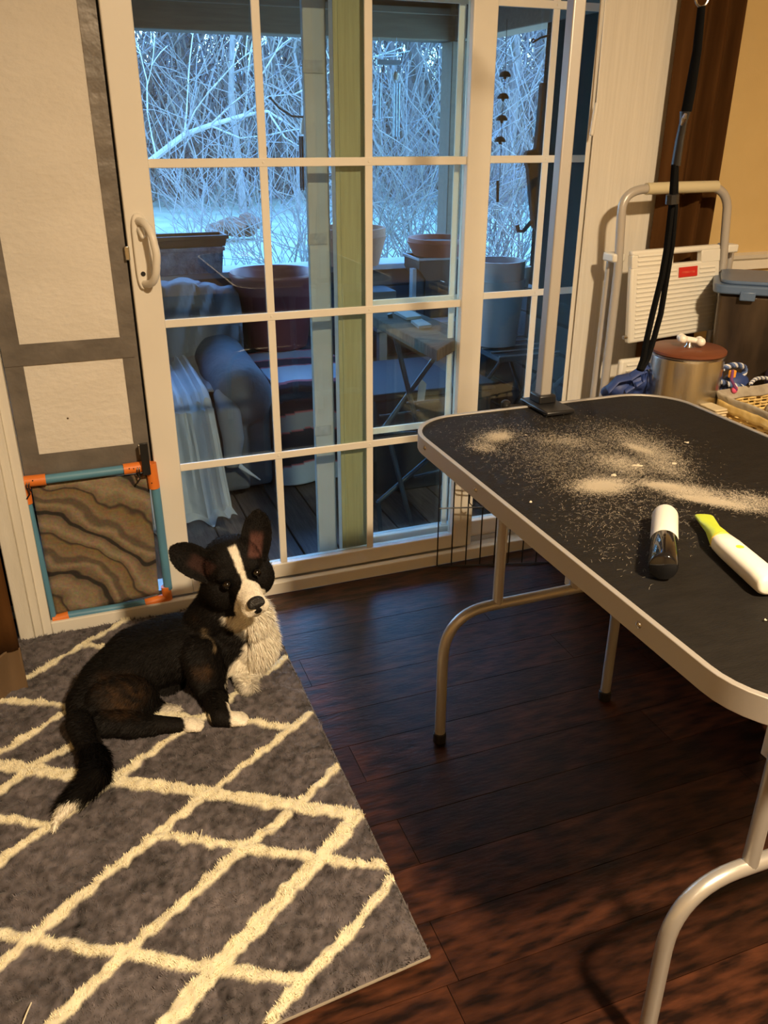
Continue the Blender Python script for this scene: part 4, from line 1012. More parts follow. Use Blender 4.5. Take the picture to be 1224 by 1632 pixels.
    bs = (1-sst(np.linalg.norm((P-npv(at(265, 1122, 1.80)))*np.array([.7, .7, 1.4]), axis=1), .015, .026))*.6; base = base*(1-bs[:, None])+np.array([.42, .27, .19])*bs[:, None]
    # ear insides
    for (r0, t0_, fw, sd_, hw), a_ in ((EL, .22), (ER, .6)):
        Q = P-npv(r0); ax_ = npv((t0_-r0).normalized()); Ln = (t0_-r0).length; t = (Q@ax_)/Ln; s_ = (Q@npv(sd_))/hw; f_ = Q@npv(fw)
        k_ = sst(t, .02, .12)*(1-sst(t, .42, .62))*(1-sst(np.abs(s_), .25, .55))*sst(f_, -.018, -.004)*a_*(1-inhead*0)
        if Nn is not None: k_ = k_*sst(Nn@npv(fw), .1, .5)
        base = base*(1-k_[:, None])+np.array([.14, .06, .048])*k_[:, None]
    # dark eye rims and lips
    for s_ in (-1, 1):
        d_ = np.linalg.norm(P-npv(Hd(.034*s_, .001, .004)), axis=1); k_ = 1-sst(d_, .014, .018); base = base*(1-k_[:, None])+np.array([.004, .004, .004])*k_[:, None]
    k_ = (np.abs(hu+.056+.06*np.abs(hx)) < .0013) & (hf > .02) & inhead & (hf < .10)
    base[k_] = base[k_]*.25+np.array([.01, .008, .008])
    return np.clip(base, 0, .95)
me = dog.data; nvv = len(me.vertices); PV = np.empty(nvv*3, dtype=np.float32); me.vertices.foreach_get('co', PV); PV = PV.reshape(-1, 3)
NV = np.empty(nvv*3, dtype=np.float32); me.vertex_normals.foreach_get('vector', NV); NV = NV.reshape(-1, 3)
CV = coatcol(PV, NV); col_attr(me, np.concatenate([CV, np.ones((nvv, 1))], 1))
# fur
me.calc_loop_triangles(); nt_ = len(me.loop_triangles); TI = np.empty(nt_*3, dtype=np.int32); me.loop_triangles.foreach_get('vertices', TI); TI = TI.reshape(-1, 3)
Aa, Bb, Cc = PV[TI[:, 0]], PV[TI[:, 1]], PV[TI[:, 2]]; ar = np.linalg.norm(np.cross(Bb-Aa, Cc-Aa), axis=1); rs = np.random.RandomState(77)
NF = 170000; ti = rs.choice(nt_, NF, p=ar/ar.sum()); u1, u2 = rs.rand(NF), rs.rand(NF); fl_ = u1+u2 > 1; u1[fl_] = 1-u1[fl_]; u2[fl_] = 1-u2[fl_]
Pf = Aa[ti]+(Bb-Aa)[ti]*u1[:, None]+(Cc-Aa)[ti]*u2[:, None]; Nf = NV[TI[ti, 0]]+NV[TI[ti, 1]]+NV[TI[ti, 2]]; Nf /= np.linalg.norm(Nf, axis=1)[:, None]+1e-9
flow = np.tile(np.array([-.8, -.1, -.55]), (NF, 1))
L_h = Pf-npv(EO); hx, hu, hf = L_h@npv(hX)/HS, L_h@npv(hU)/HS, L_h@npv(hF)/HS; head = (np.linalg.norm(L_h, axis=1) < .13) & (hf > -.09)
flow[head] = (-npv(hF)*.9)[None, :]+npv(hX)[None, :]*np.sign(hx[head])[:, None]*.25-npv(hU)[None, :]*.1
chest = (Pf[:, 0] > xw-.015) & ~head; flow[chest] = np.array([.12, -.1, -1.0])
tail = (Pf[:, 1] < 1.62) & (Pf[:, 0] < -.05)
for a, b in zip(tl[:-1], tl[1:]):
    k_ = tail & (segd(Pf, a, b) < .036); flow[k_] = npv((b-a).normalized())
flow -= Nf*np.sum(flow*Nf, axis=1)[:, None]; flow /= np.linalg.norm(flow, axis=1)[:, None]+1e-9
Ln_ = np.full(NF, .010); Ln_[head] = .0045; Ln_[head & (hf > -.01)] = .0028; ruff = head & (hf < -.045) & (hu < -.01); Ln_[ruff] = .014; Ln_[chest] = .022; Ln_[tail] = .024; Ln_[tail & (Pf[:, 1] < 1.475)] = .009
pw_ = (Pf[:, 2] < .06) & (Pf[:, 0] > .06) & (Pf[:, 1] < 1.72); Ln_[pw_] = .003
for (r0, t0_, fw, sd_, hw) in (EL, ER):
    Q = Pf-npv(r0); t = (Q@npv((t0_-r0).normalized()))/(t0_-r0).length; k_ = (t > .15) & (np.abs(Q@npv(sd_)) < hw*1.2) & (t < 1.1) & (np.abs(Q@npv(fw)) < .03); Ln_[k_] = .0030; flow[k_] = npv((t0_-r0).normalized())
Ln_ *= .6+.8*rs.rand(NF)
lift = np.where(head | pw_, .22, .38)+rs.rand(NF)*.25
dr = flow+Nf*lift[:, None]+rs.normal(0, .14, (NF, 3)); dr /= np.linalg.norm(dr, axis=1)[:, None]
for s_ in (-1, 1): Ln_[np.linalg.norm(Pf-npv(Hd(.034*s_, .001, .006)), axis=1) < .0165] = .0006
tip = Pf+dr*Ln_[:, None]; tip[:, 2] = np.maximum(tip[:, 2], .012)
sd2 = np.cross(dr, Nf+rs.normal(0, .3, (NF, 3))); sd2 /= np.linalg.norm(sd2, axis=1)[:, None]+1e-9; wdt = (.00045+.00035*rs.rand(NF))*(1+.5*(chest | tail))
V = np.stack([Pf-sd2*wdt[:, None], Pf+sd2*wdt[:, None], tip], 1).reshape(-1, 3)
cf = coatcol(Pf, Nf)*(.75+.6*rs.rand(NF))[:, None]; cf = np.clip(np.repeat(cf[:, None, :], 3, 1), 0, .95)
cf = np.concatenate([cf, np.ones((NF, 3, 1))], -1)
fur = fast_mesh('fur', V, np.arange(NF*3).reshape(-1, 3), attr_mat('fur_strands', 'coat', .6, spec=.14), cf.reshape(-1, 4), None); fur.parent = dog; tag(fur, kind='stuff')
eye_m = mat('dog_eye', (.003, .002, .0015), .12, spec=.7)
for s_ in (-1, 1):
    c_ = Hd(.034*s_, .001, .0075); MB().ell(c_, .0112, n=20).build('eye', eye_m, dog)
nz_ = MB(); nz_.ell(Hd(0, -.022, .086), (.021, .014, .015), HR, 20); nz_.ell(Hd(0, -.032, .083), (.010, .010, .012), HR, 14)
for s_ in (-1, 1): nz_.ell(Hd(.011*s_, -.024, .089), (.009, .009, .009), HR, 12)
union(nz_, 'nose', mat('dog_nose', (.010, .009, .009), .38, bump=.4, bscale=500, spec=.6), .0016, 3, dog)
for s_ in (-1, 1): MB().ell(Hd(.0085*s_, -.026, .0972), (.0028, .0022, .0022), HR, 10).build('nostril', dark_gap, dog)

# ================================================================== PORCH
ZP = -.12
YO, XP = 4.40, 2.05
pf = thing('floor_porch', (0, 0, ZP), 'dark board floor of the screened porch beyond the glass', None, kind='structure')
x = -1.2
while x < XP:
    MB().box((x+.003, 2.41, ZP-.03), (x+.133, YO, ZP+random.uniform(-.001, .001))).build('deck_board', deck_m, pf, bevel=.003); x += .136
MB().box((XJ-.2, 2.36, ZP-.05), (XR+.1, 2.41, .02)).build('outer_sill', ledge_m, pf)
MB().box((-1.2, 2.41, ZP-.06), (XP, YO, ZP-.035)).build('under_floor', dark_gap, pf)
mat('porch_wall_in', (.16, .20, .26), .7, col2=(.20, .25, .31), nscale=5)
ow = thing('wall_porch', (0, YO, 0), 'low porch wall with pale ledge under the screened opening', None, kind='structure')
z_ = ZP; ZL = .66
while z_ < ZL-.03:
    MB().box((-1.2, YO+random.uniform(0, .003), z_+.003), (XP, YO+.10, min(z_+.125, ZL-.03))).build('siding_board', porch_dark, ow, bevel=.004)
    MB().box((XP, 2.42, z_+.003), (XP+.10, YO+.1, min(z_+.125, ZL-.03))).build('siding_board', porch_dark, ow, bevel=.004); z_ += .13
MB().box((-1.2, YO-.09, ZL-.03), (XP+.13, YO+.13, ZL)).build('ledge', ledge_m, ow, bevel=.004)
MB().box((XP-.09, 3.4, ZL-.03), (XP+.13, YO-.09, ZL)).build('ledge', ledge_m, ow, bevel=.004)
MB().box((-1.2, YO-.01, 1.72), (XP+.12, YO+.12, 1.96)).build('header_beam', beam_m, ow, bevel=.005)
MB().box((XP-.01, 2.42, 1.72), (XP+.12, YO, 1.96)).build('header_beam', beam_m, ow, bevel=.005)
MB().box((-1.2, YO-.05, 1.83), (XP, YO-.01, 1.855)).build('beam_moulding', beam_m, ow)
MB().box((XP-.03, YO-.03, ZL), (XP+.09, YO+.10, 1.72)).build('corner_post', beam_m, ow, bevel=.004)
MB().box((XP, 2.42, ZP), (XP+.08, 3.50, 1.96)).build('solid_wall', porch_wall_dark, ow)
tag(MB().box((-1.3, 2.41, 1.96), (XP+.6, YO+.6, 2.02)).build('ceiling_porch', mat('porch_ceiling', (.13, .13, .13), .9), smooth=False), kind='structure')
tag(MB().box((-1.3, 2.41, -.9), (-1.2, YO+.1, 2.0)).build('wall_porch_left', porch_wall_dark, smooth=False), kind='structure')
tag(MB().box((XP+.09, 2.40, -1.2), (XP+1.6, 2.55, 2.6)).build('wall_house_outer', porch_dark, smooth=False), kind='structure')
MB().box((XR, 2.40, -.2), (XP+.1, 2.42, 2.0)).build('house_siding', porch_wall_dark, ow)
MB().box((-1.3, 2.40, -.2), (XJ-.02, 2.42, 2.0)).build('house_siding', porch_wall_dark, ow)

# armchair under sheets
ch_c = mat('chair_cloth', (.085, .095, .11), .95, col2=(.115, .125, .145), nscale=7, bump=.3, bscale=35)
sheet_c = mat('grey_sheet', (.20, .21, .235), .95, col2=(.17, .185, .205), nscale=6, bump=.2, bscale=25)
sheet_w = mat('white_sheet', (.50, .53, .56), .9, col2=(.43, .46, .50), nscale=6, bump=.15, bscale=25)
ac = thing('armchair', (.25, 3.55, ZP), 'grey armchair draped with sheets on the porch behind the glass', 'armchair')
AX = at(383, 608, 3.35)      # right arm, front end
mb = MB()
aw = .125
mb.caps((AX.x, 3.32, AX.z-.05), (AX.x+.0, 3.95, AX.z-.02), aw, aw); mb.box((AX.x-aw, 3.32, ZP+.02), (AX.x+aw*.92, 3.98, AX.z-.06))
lx = AX.x-.80
mb.caps((lx, 3.32, AX.z-.05), (lx, 3.95, AX.z-.02), aw, aw); mb.box((lx-aw, 3.32, ZP+.02), (lx+aw, 3.98, AX.z-.06))
mb.box((lx, 3.22, ZP+.05), (AX.x, 4.0, ZP+.30))
bt_ = at(310, 456, 3.98)
mb.caps((lx-.02, 4.02, bt_.z-.12), (AX.x-.04, 4.02, bt_.z-.14), .12, .12); mb.box((lx-.05, 3.92, ZP+.1), (AX.x-.0, 4.13, bt_.z-.14))
union(mb, 'upholstery', ch_c, .016, 8, ac)
mb = MB(); mb.caps((lx+.12, 3.30, ZP+.34), (AX.x-.12, 3.30, ZP+.34), .08, .08); mb.box((lx+.10, 3.25, ZP+.28), (AX.x-.10, 3.95, ZP+.42)); union(mb, 'seat_cushion', ch_c, .014, 6, ac)
# sheet over the back: falls over the top and sweeps on to the seat
def fold_n(u, v, s, sd): return noise.noise((u*s+sd, v*1.5, sd*2.1))
def fn(u, v):
    x = lx-.10+(AX.x+.13-lx+.10)*u
    prof_ = [(4.17, bt_.z-.45), (4.16, bt_.z-.12), (4.08, bt_.z+.005), (3.96, bt_.z+.0), (3.88, bt_.z-.10), (3.84, bt_.z-.30), (3.76, ZP+.46), (3.60, ZP+.445), (3.36, ZP+.44)]
    i = v*(len(prof_)-1); k_ = min(int(i), len(prof_)-2); f = i-k_; y_ = prof_[k_][0]*(1-f)+prof_[k_+1][0]*f; z_ = prof_[k_][1]*(1-f)+prof_[k_+1][1]*f
    d = .050*fold_n(u+.30*v, v*.6, 11, 3)+.022*fold_n(u+.40*v, v*.7, 26, 5)
    z_ += -.05*max(0, u-.8)/.2*(1 if v < .55 else 0)
    return (x-.10*max(0, v-.45)*(u), y_-.015-abs(d)*1.3, z_+abs(d)*.8+.008)
MB().grid(fn, 70, 50).build('back_sheet', sheet_c, ac, thick=.004)
sx1_ = at(345, 700, 3.17).x
def fn(u, v):
    x = lx+.05+(sx1_-lx-.05)*u
    prof_ = [(3.85, ZP+.48), (3.55, ZP+.475), (3.30, ZP+.465), (3.20, ZP+.43), (3.175, ZP+.30), (3.165, ZP+.15), (3.14, ZP+.02), (3.09, ZP+.006)]
    i = v*(len(prof_)-1); k_ = min(int(i), len(prof_)-2); f = i-k_; y_ = prof_[k_][0]*(1-f)+prof_[k_+1][0]*f; z_ = prof_[k_][1]*(1-f)+prof_[k_+1][1]*f
    d = .038*fold_n(u, v*.5, 16, 9)+.018*fold_n(u, v, 34, 4)
    hang = max(0, v-.4)
    return (x+.03*hang*math.sin(u*8)+.05*hang*u, y_-d*(1+2*hang)-.015, z_+(abs(d) if v < .4 else 0))
MB().grid(fn, 80, 50).build('seat_sheet', sheet_w, ac, thick=.004)
# crumpled strip between cushion and arm
mb = MB()
pts = [at(350, 625, 3.30), at(365, 660, 3.20), at(372, 700, 3.18), at(370, 745, 3.17)]
mb.tube(pts, [.03, .05, .045, .03], 12); union(mb, 'tucked_cloth', sheet_c, .009, 4, ac)
pts = [at(365, 720, 3.2), at(385, 745, 3.16), at(415, 765, 3.12)]
MB().tube(pts, [.008, .010, .003], 8).build('sheet_tail', sheet_w, ac)

# big red-brown plant pot on the blanket-covered chest
red_pot = mat('oxblood_plastic', (.15, .035, .04), .4, col2=(.19, .05, .055), nscale=4)
Yp = 3.62
BT = at(480, 612, 3.33).z; Yp = fl(440, 550, BT).y
pc = at(437, 425, Yp); rl_, rr2 = at(366, 425, Yp), at(501, 425, Yp); rp_ = (rr2.x-rl_.x)/2; zb_ = at(440, 548, Yp).z; ztp = at(433, 432, Yp).z
pt = thing('large_pot', (pc.x, Yp, BT), 'huge oxblood plastic plant pot standing on the striped blanket', 'plant pot')
hh = ztp-BT
px_c = (rl_.x+rr2.x)/2
MB().lathe((px_c, Yp, BT), [(rp_*.70, 0), (rp_*.74, .01), (rp_*.90, hh*.62), (rp_*.93, hh*.64), (rp_*.97, hh*.92), (rp_*1.0, hh*.93), (rp_*1.03, hh*.97), (rp_*1.0, hh), (rp_*.96, hh*.98), (rp_*.88, hh*.6), (rp_*.68, .03), (.001, .03)], 48).build('pot_body', red_pot, pt, angle=60)
# blanket chest
c0_, c1_ = at(446, 640, 3.34).x, at(575, 640, 3.34).x
bl = thing('blanket_chest', ((c0_+c1_)/2, 3.6, ZP), 'low chest under a navy, white and red striped blanket beside the armchair', 'chest')
MB().box((c0_+.02, 3.36, ZP), (c1_, Yp+.20, BT-.014)).build('chest_body', porch_dark, bl, bevel=.01)
pk, nvy, wh1, gr1 = (.40, .12, .14), (.020, .024, .040), (.40, .47, .55), (.25, .265, .30)
Lt = Yp+.19-3.345; Lf0 = BT-.008-ZP-.03; tf_ = Lt/(Lt+Lf0)
stripes = [(0, nvy), (.35*tf_, pk), (.37*tf_, gr1), (.52*tf_, pk), (.54*tf_, nvy), (.66*tf_, pk), (.68*tf_, wh1), (.95*tf_, pk), (.98*tf_, nvy)]+[(tf_+(1-tf_)*a_, c_) for a_, c_ in ((.0, nvy), (.26, pk), (.275, gr1), (.44, pk), (.455, nvy), (.80, pk), (.815, wh1))]
nu, nv2 = 60, 200; V = []; cols = []
ztb = BT-.008; Lf = Lf0
for j in range(nv2):
    v = j/(nv2-1); s_ = v*(Lt+Lf)
    for i in range(nu):
        u = i/(nu-1); x_ = c0_-.015+(c1_-c0_+.03)*u; sag = .02*math.sin(u*7)
        if s_ < Lt: y_, z_ = Yp+.19-s_, ztb+.004*noise.noise((u*6, v*6, 1))-.012*max(0, 1-(Lt-s_)/.03)
        else:
            t = s_-Lt; y_ = 3.345-.02*min(1, t/.05)-.02*(t/Lf)*(1+.8*math.sin(u*9)); z_ = ztb-.012-t+.0*sag
        V.append((x_, y_, z_)); vv_ = v+.012*math.sin(u*5)
        c = stripes[0][1]
        for p_, cc2 in stripes:
            if vv_ >= p_: c = cc2
        cols.append((*c, 1))
idx = np.arange(nu*nv2).reshape(nv2, nu); Fc = np.stack([idx[:-1, :-1], idx[:-1, 1:], idx[1:, 1:], idx[1:, :-1]], -1).reshape(-1, 4)
bo_ = fast_mesh('striped_blanket', V, Fc, attr_mat('blanket', 'coat', .95, bump=.3), cols, bl, True); md = bo_.modifiers.new('s', 'SOLIDIFY'); md.thickness = .006

# ledge things
dkb = mat('dark_brown_planter', (.045, .028, .022), .55, col2=(.06, .038, .03)); terr = mat('terracotta', (.30, .12, .06), .75, col2=(.22, .09, .05), nscale=10); terr2 = mat('brick_red_pot', (.27, .075, .06), .6)
Yl = 4.36
def tray(name, px0, px1, pyt, h_, m, label, Y=Yl, zb=ZL, taper=.012, depth=.16, rim=True):
    a_, b_ = at(px0, pyt, Y).x, at(px1, pyt, Y).x; t_ = thing(name, ((a_+b_)/2, Y, zb), label, 'planter'); zt = zb+h_
    vs = [(a_+taper, Y-depth/2+taper, zb), (b_-taper, Y-depth/2+taper, zb), (b_-taper, Y+depth/2-taper, zb), (a_+taper, Y+depth/2-taper, zb), (a_, Y-depth/2, zt), (b_, Y-depth/2, zt), (b_, Y+depth/2, zt), (a_, Y+depth/2, zt)]
    vi = [(a_+.012, Y-depth/2+.012, zt), (b_-.012, Y-depth/2+.012, zt), (b_-.012, Y+depth/2-.012, zt), (a_+.012, Y+depth/2-.012, zt)]
    vd = [(p[0], p[1], zb+.02) for p in vi]
    MB().add(vs+vi+vd, [(3, 2, 1, 0), (0, 1, 5, 4), (1, 2, 6, 5), (2, 3, 7, 6), (3, 0, 4, 7), (4, 5, 9, 8), (5, 6, 10, 9), (6, 7, 11, 10), (7, 4, 8, 11), (8, 9, 13, 12), (9, 10, 14, 13), (10, 11, 15, 14), (11, 8, 12, 15), (12, 13, 14, 15)]).build('trough', m, t_, bevel=.002)
    if rim: MB().box((a_-.006, Y-depth/2-.006, zt-.018), (b_+.006, Y-depth/2, zt)).build('rim', m, t_, bevel=.002)
    return t_
film = mat('plastic_wrap', (.20, .24, .30), .2, col2=(.10, .12, .16), nscale=20, bump=.6, bscale=40)
zt1 = at(300, 392, Yl).z; zt2_ = at(300, 374, Yl).z
tray('ledge_planter', 205, 352, 400, zt1-ZL, film, 'plastic-wrapped grey trough at the bottom of the two on the porch ledge')
tray('ledge_planter', 205, 358, 380, zt2_-zt1, dkb, 'dark brown trough stacked on the wrapped trough on the ledge', zb=zt1+.001)
def pot(name, pxl, pxr, pyt, pyb, Y, m, label, taper=.75, zb=None, cat='plant pot'):
    a_, b_ = at(pxl, pyt, Y), at(pxr, pyt, Y); r_ = (b_.x-a_.x)/2; c_ = ((a_.x+b_.x)/2, Y); z0 = at((pxl+pxr)/2, pyb, Y).z if zb is None else zb; h_ = at((pxl+pxr)/2, pyt, Y).z-z0
    t_ = thing(name, (c_[0], Y, z0), label, cat)
    MB().lathe((c_[0], Y, z0), [(r_*taper, 0), (r_*(taper+.22), h_*.78), (r_, h_*.79), (r_, h_), (r_*.92, h_), (r_*.88, h_*.7), (r_*taper*.9, .02), (.001, .02)], 32).build('pot_body', m, t_, angle=50)
    MB().lathe((c_[0], Y, z0+h_*.72), [(r_*.88, 0), (.001, .01)], 24).build('soil', mat('soil', (.03, .02, .015), 1), t_)
    return t_
pot('terracotta_pot', 508, 611, 362, 412, Yl, terr, 'orange terracotta pot on the porch ledge behind the door stile', .80, zb=ZL)
# dark bins under a red pot
Yb_ = 3.95
bz0, bz1 = at(690, 500, Yb_).z, at(690, 406, Yb_).z
tb_ = thing('dark_bin', (at(690, 450, Yb_).x, Yb_, bz0), 'dark plastic bin standing on the potting table under the red pot', 'bin')
xa_, xb_ = at(656, 408, Yb_).x, at(738, 408, Yb_).x
MB().prism([(xa_+.03, bz0), (xb_-.03, bz0), (xb_-.02, bz1-.10), (xb_, bz1-.06), (xb_, bz1), (xa_, bz1), (xa_, bz1-.06), (xa_+.03, bz1-.10)], Yb_-.10, Yb_+.10).build('bin_body', mat('bin_black', (.02, .022, .026), .45), tb_, bevel=.005)
MB().box((xa_-.006, Yb_-.108, bz1-.012), (xb_+.006, Yb_+.108, bz1)).build('bin_rim', ledge_m, tb_, bevel=.002)
pot('red_pot', 654, 742, 378, 404, Yb_, terr2, 'brick red pot standing on the dark bin', .82, zb=bz1)
# potting table carrying it
pt2 = thing('potting_table', (1.6, 3.95, ZP), 'pale blue-grey table by the porch wall under the dark bin', 'table')
xa2, xb2 = at(585, 470, 3.9).x, at(738, 470, 3.9).x
MB().box((xa2, 3.76, bz0-.03), (xb2+.1, 4.28, bz0)).build('table_top', ledge_m, pt2, bevel=.003)
for x_ in (xa2+.02, xb2+.05):
    for y_ in (3.78, 4.22): MB().box((x_, y_, ZP), (x_+.04, y_+.04, bz0-.03)).build('leg', ledge_m, pt2)
MB().box((xa2+.02, 4.10, bz0), (xa_-.02, 4.28, bz0+.10)).build('back_board', mat('grey_box', (.13, .16, .19), .7), pt2, bevel=.004)
MB().box((xa_-.03, 3.86, bz0), (xa_-.01, 3.90, bz1-.05)).build('side_upright', ledge_m, pt2)
# tall folding plant stand close to the glass
fs = thing('folding_stand', (1.15, 2.75, ZP), 'dark folding stand with double X legs and a worn wooden top behind the glass', 'folding stand')
Y1_, Y2_ = 2.66, 2.70
dk = mat('dark_metal', (.075, .085, .095), .45, .5)
def seg(p, q, Y, r, nm): MB().tube([at(*p, Y), at(*q, Y)], r, 10).build(nm, dk, fs)
seg((621, 500), (668, 690), Y1_, .009, 'cross_leg'); seg((700, 560), (606, 690), Y2_, .009, 'cross_leg')
seg((622, 705), (661, 858), Y1_, .009, 'cross_leg'); seg((700, 716), (603, 800), Y2_, .009, 'cross_leg')
zf = ZP+.01
p_ = at(661, 858, Y1_); MB().tube([p_, Vector((p_.x+.02, Y1_, zf))], .009, 8).build('foot_tube', dk, fs); p_ = at(603, 800, Y2_); MB().tube([p_, Vector((p_.x+.012, Y2_, zf))], .009, 8).build('foot_tube', dk, fs)
seg((612, 690), (670, 690), Y1_+.02, .006, 'rod'); seg((648, 643), (700, 638), Y2_, .005, 'rod'); seg((660, 760), (700, 750), Y2_, .005, 'rod'); seg((605, 663), (668, 655), Y2_+.02, .004, 'rod')
zt3 = .735
poly = [fl(*p, zt3) for p in ((586, 500), (697, 558), (745, 530), (640, 487))]
MB().prism([(p.x, p.y) for p in poly], zt3-.035, zt3, 'z').build('wooden_top', mat('worn_wood', (.055, .05, .045), .85, col2=(.10, .095, .085), nscale=8, stretch=(3, 12, 3)), fs, bevel=.003)
for (pp) in (((628, 497), (652, 494), (672, 505), (648, 508)), ((655, 512), (672, 510), (688, 519), (668, 522))):  # pale pieces stand in for the lit bits of the wooden top
    q = [fl(*p, zt3+.006) for p in pp]; tag(MB().prism([(p.x, p.y) for p in q], zt3+.001, zt3+.010, 'z').build('lit_patch', ledge_m), 'pale patch for the lit top of the folding stand, %s' % ('farther one' if pp[0][0] < 640 else 'nearer one'), 'tile')
p_ = at(625, 708, 2.85)
# low dark things on the porch floor under the stand
jb = thing('storage_crate', (1.25, 3.2, ZP), 'dark crate on the porch floor behind the folding stand', 'crate')
x0_, x1_ = at(598, 640, 3.1).x, at(700, 640, 3.1).x
MB().box((x0_, 3.10, ZP), (x1_+.25, 3.6, .30)).build('crate_body', mat('crate_dark', (.03, .032, .036), .7), jb, bevel=.01)
MB().box((x0_-.01, 3.09, .30), (x1_+.26, 3.61, .33)).build('crate_lid', MATS['crate_dark'], jb, bevel=.006)
tag(MB().add([at(668, 600, 2.95), at(680, 612, 2.95), at(676, 640, 2.95), at(664, 645, 2.95), at(668, 600, 2.98), at(680, 612, 2.98), at(676, 640, 2.98), at(664, 645, 2.98)], [(0, 1, 2, 3), (7, 6, 5, 4), (0, 4, 5, 1), (1, 5, 6, 2), (2, 6, 7, 3), (3, 7, 4, 0)]).build('grey_slate', ledge_m), 'small pale slate propped behind the X legs of the folding stand', 'slate')
# rail table on the right with the bucket
zr_ = .44
rtb = thing('wire_table', (1.7, 3.0, ZP), 'dark wire table with pale rails behind the right part of the fixed glass', 'table')
qa, qb = fl(745, 545, zr_), fl(905, 560, zr_)
xa3, xb3, ya3 = qa.x, 1.98, qb.y
ya3 = min(qa.y, qb.y); yb3 = ya3+.55
MB().box((xa3, ya3, zr_-.02), (xb3, yb3, zr_)).build('wire_shelf', mat('shelf_dark', (.05, .06, .07), .6), rtb)
for i in range(8): y_ = ya3+.08*i; MB().tube([(xa3, y_, zr_+.004), (xb3, y_, zr_+.004)], .004, 6).build('rail', ledge_m, rtb)
for x_ in (xa3+.02, xb3-.02):
    MB().tube([(x_-.0, ya3, zr_), (x_, yb3, ZP+.01)], .009, 8).build('cross_leg', dk, rtb); MB().tube([(x_+.012, yb3, zr_), (x_+.012, ya3, ZP+.01)], .009, 8).build('cross_leg', dk, rtb)
MB().tube([(xa3, ya3, .12), (xb3, ya3, .12)], .005, 8).build('lower_rail', dk, rtb)
MB().tube([at(862, 560, 2.75), at(900, 690, 2.75)], .008, 8).build('front_cross_leg', dk, rtb); MB().tube([at(915, 585, 2.75), at(858, 640, 2.75)], .008, 8).build('front_cross_leg', dk, rtb)
Yk2 = ya3+.22
pot('white_bucket', 757, 832, 414, 520, Yk2, mat('bucket_plastic', (.46, .52, .58), .5), 'pale translucent bucket on the wire table', .84, zb=zr_+.009, cat='bucket')
tag(MB().lathe((at(785, 600, 2.95).x, 2.95, ZP), [(.09, 0), (.11, .20), (.115, .205), (.10, .21)], 24).build('tall_bucket', mat('dark_bucket', (.07, .07, .08), .4)), 'dark bucket on the porch floor under the wire table', 'bucket')
# small white cup on the right ledge
c_ = at(898, 432, 3.36); tag(MB().lathe((min(c_.x, 1.98), 3.44, ZL+.001), [(.03, 0), (.038, .09), (.034, .09), (.028, .01), (.001, .01)], 20).build('white_cup', white_pl), 'small white cup on the right porch ledge', 'cup')
# hanging things
mo = thing('clay_bell_mobile', at(803, 60, 3.3), 'string of four dark clay bells hanging in the right porch opening', 'mobile')
for (px_, py_) in ((805, 118), (802, 153), (800, 188), (797, 222)):
    c_ = at(px_, py_, 3.3); MB().lathe(c_+Vector((0, 0, -.008)), [(.024, -.002), (.022, .006), (.014, .016), (.001, .019)], 16).build('clay_bell', mat('clay_dark', (.035, .03, .025), .8), mo); MB().ell(c_+Vector((0, 0, -.012)), (.007, .007, .008), n=8).build('clapper', MATS['clay_dark'], mo)
MB().tube([at(808, 30, 3.3), at(805, 118, 3.3), at(800, 188, 3.3), at(796, 300, 3.3)], .0012, 5).build('string', MATS['clay_dark'], mo)
MB().tube([at(793, 288, 3.3), at(793, 322, 3.3)], .006, 8).build('striker', MATS['clay_dark'], mo)
Yw = 4.0
wc = thing('wind_chime', at(484, 190, Yw), 'dark tube wind chime hanging beside the grey screen door stile', 'wind chime')
MB().tube([at(429, 154, Yw), at(445, 172, Yw), at(465, 185, Yw), at(488, 187, Yw)], .005, 8).build('bracket_arm', dk, wc)
MB().lathe(at(485, 214, Yw), [(.018, 0), (.020, .01), (.015, .05), (.004, .07)], 16).build('cap', mat('chime_cap', (.6, .62, .62), .5), wc)
for (px_, y0_, y1_) in ((478, 217, 300), (482, 217, 303), (487, 217, 306)): MB().tube([at(px_, y0_, Yw), at(px_+2, y1_, Yw)], .0065, 10).build('chime_tube', mat('chime_dark', (.03, .045, .07), .3, .6), wc)
wc2 = thing('glass_wind_chime', at(620, 90, 3.9), 'pale blue wind chime with long tubes hanging left of the corner post', 'wind chime')
paleblue = mat('chime_pale', (.22, .36, .50), .3, .3)
MB().box(at(600, 103, 3.9)-Vector((0, .01, 0)), at(637, 96, 3.9)+Vector((0, .01, 0))).build('top_bar', paleblue, wc2)
for px_ in (602, 606, 628, 632, 636): MB().tube([at(px_, 132, 3.9), at(px_-1, 218 if px_ > 610 else 190, 3.9)], .004, 8).build('chime_tube', paleblue, wc2)
MB().ell(at(631, 121, 3.9), (.012, .008, .018)).build('charm', mat('charm', (.35, .33, .30), .6), wc2)
for px_ in (604, 632): MB().tube([at(px_, 60, 3.9), at(px_, 132, 3.9)], .001, 5).build('string', paleblue, wc2)
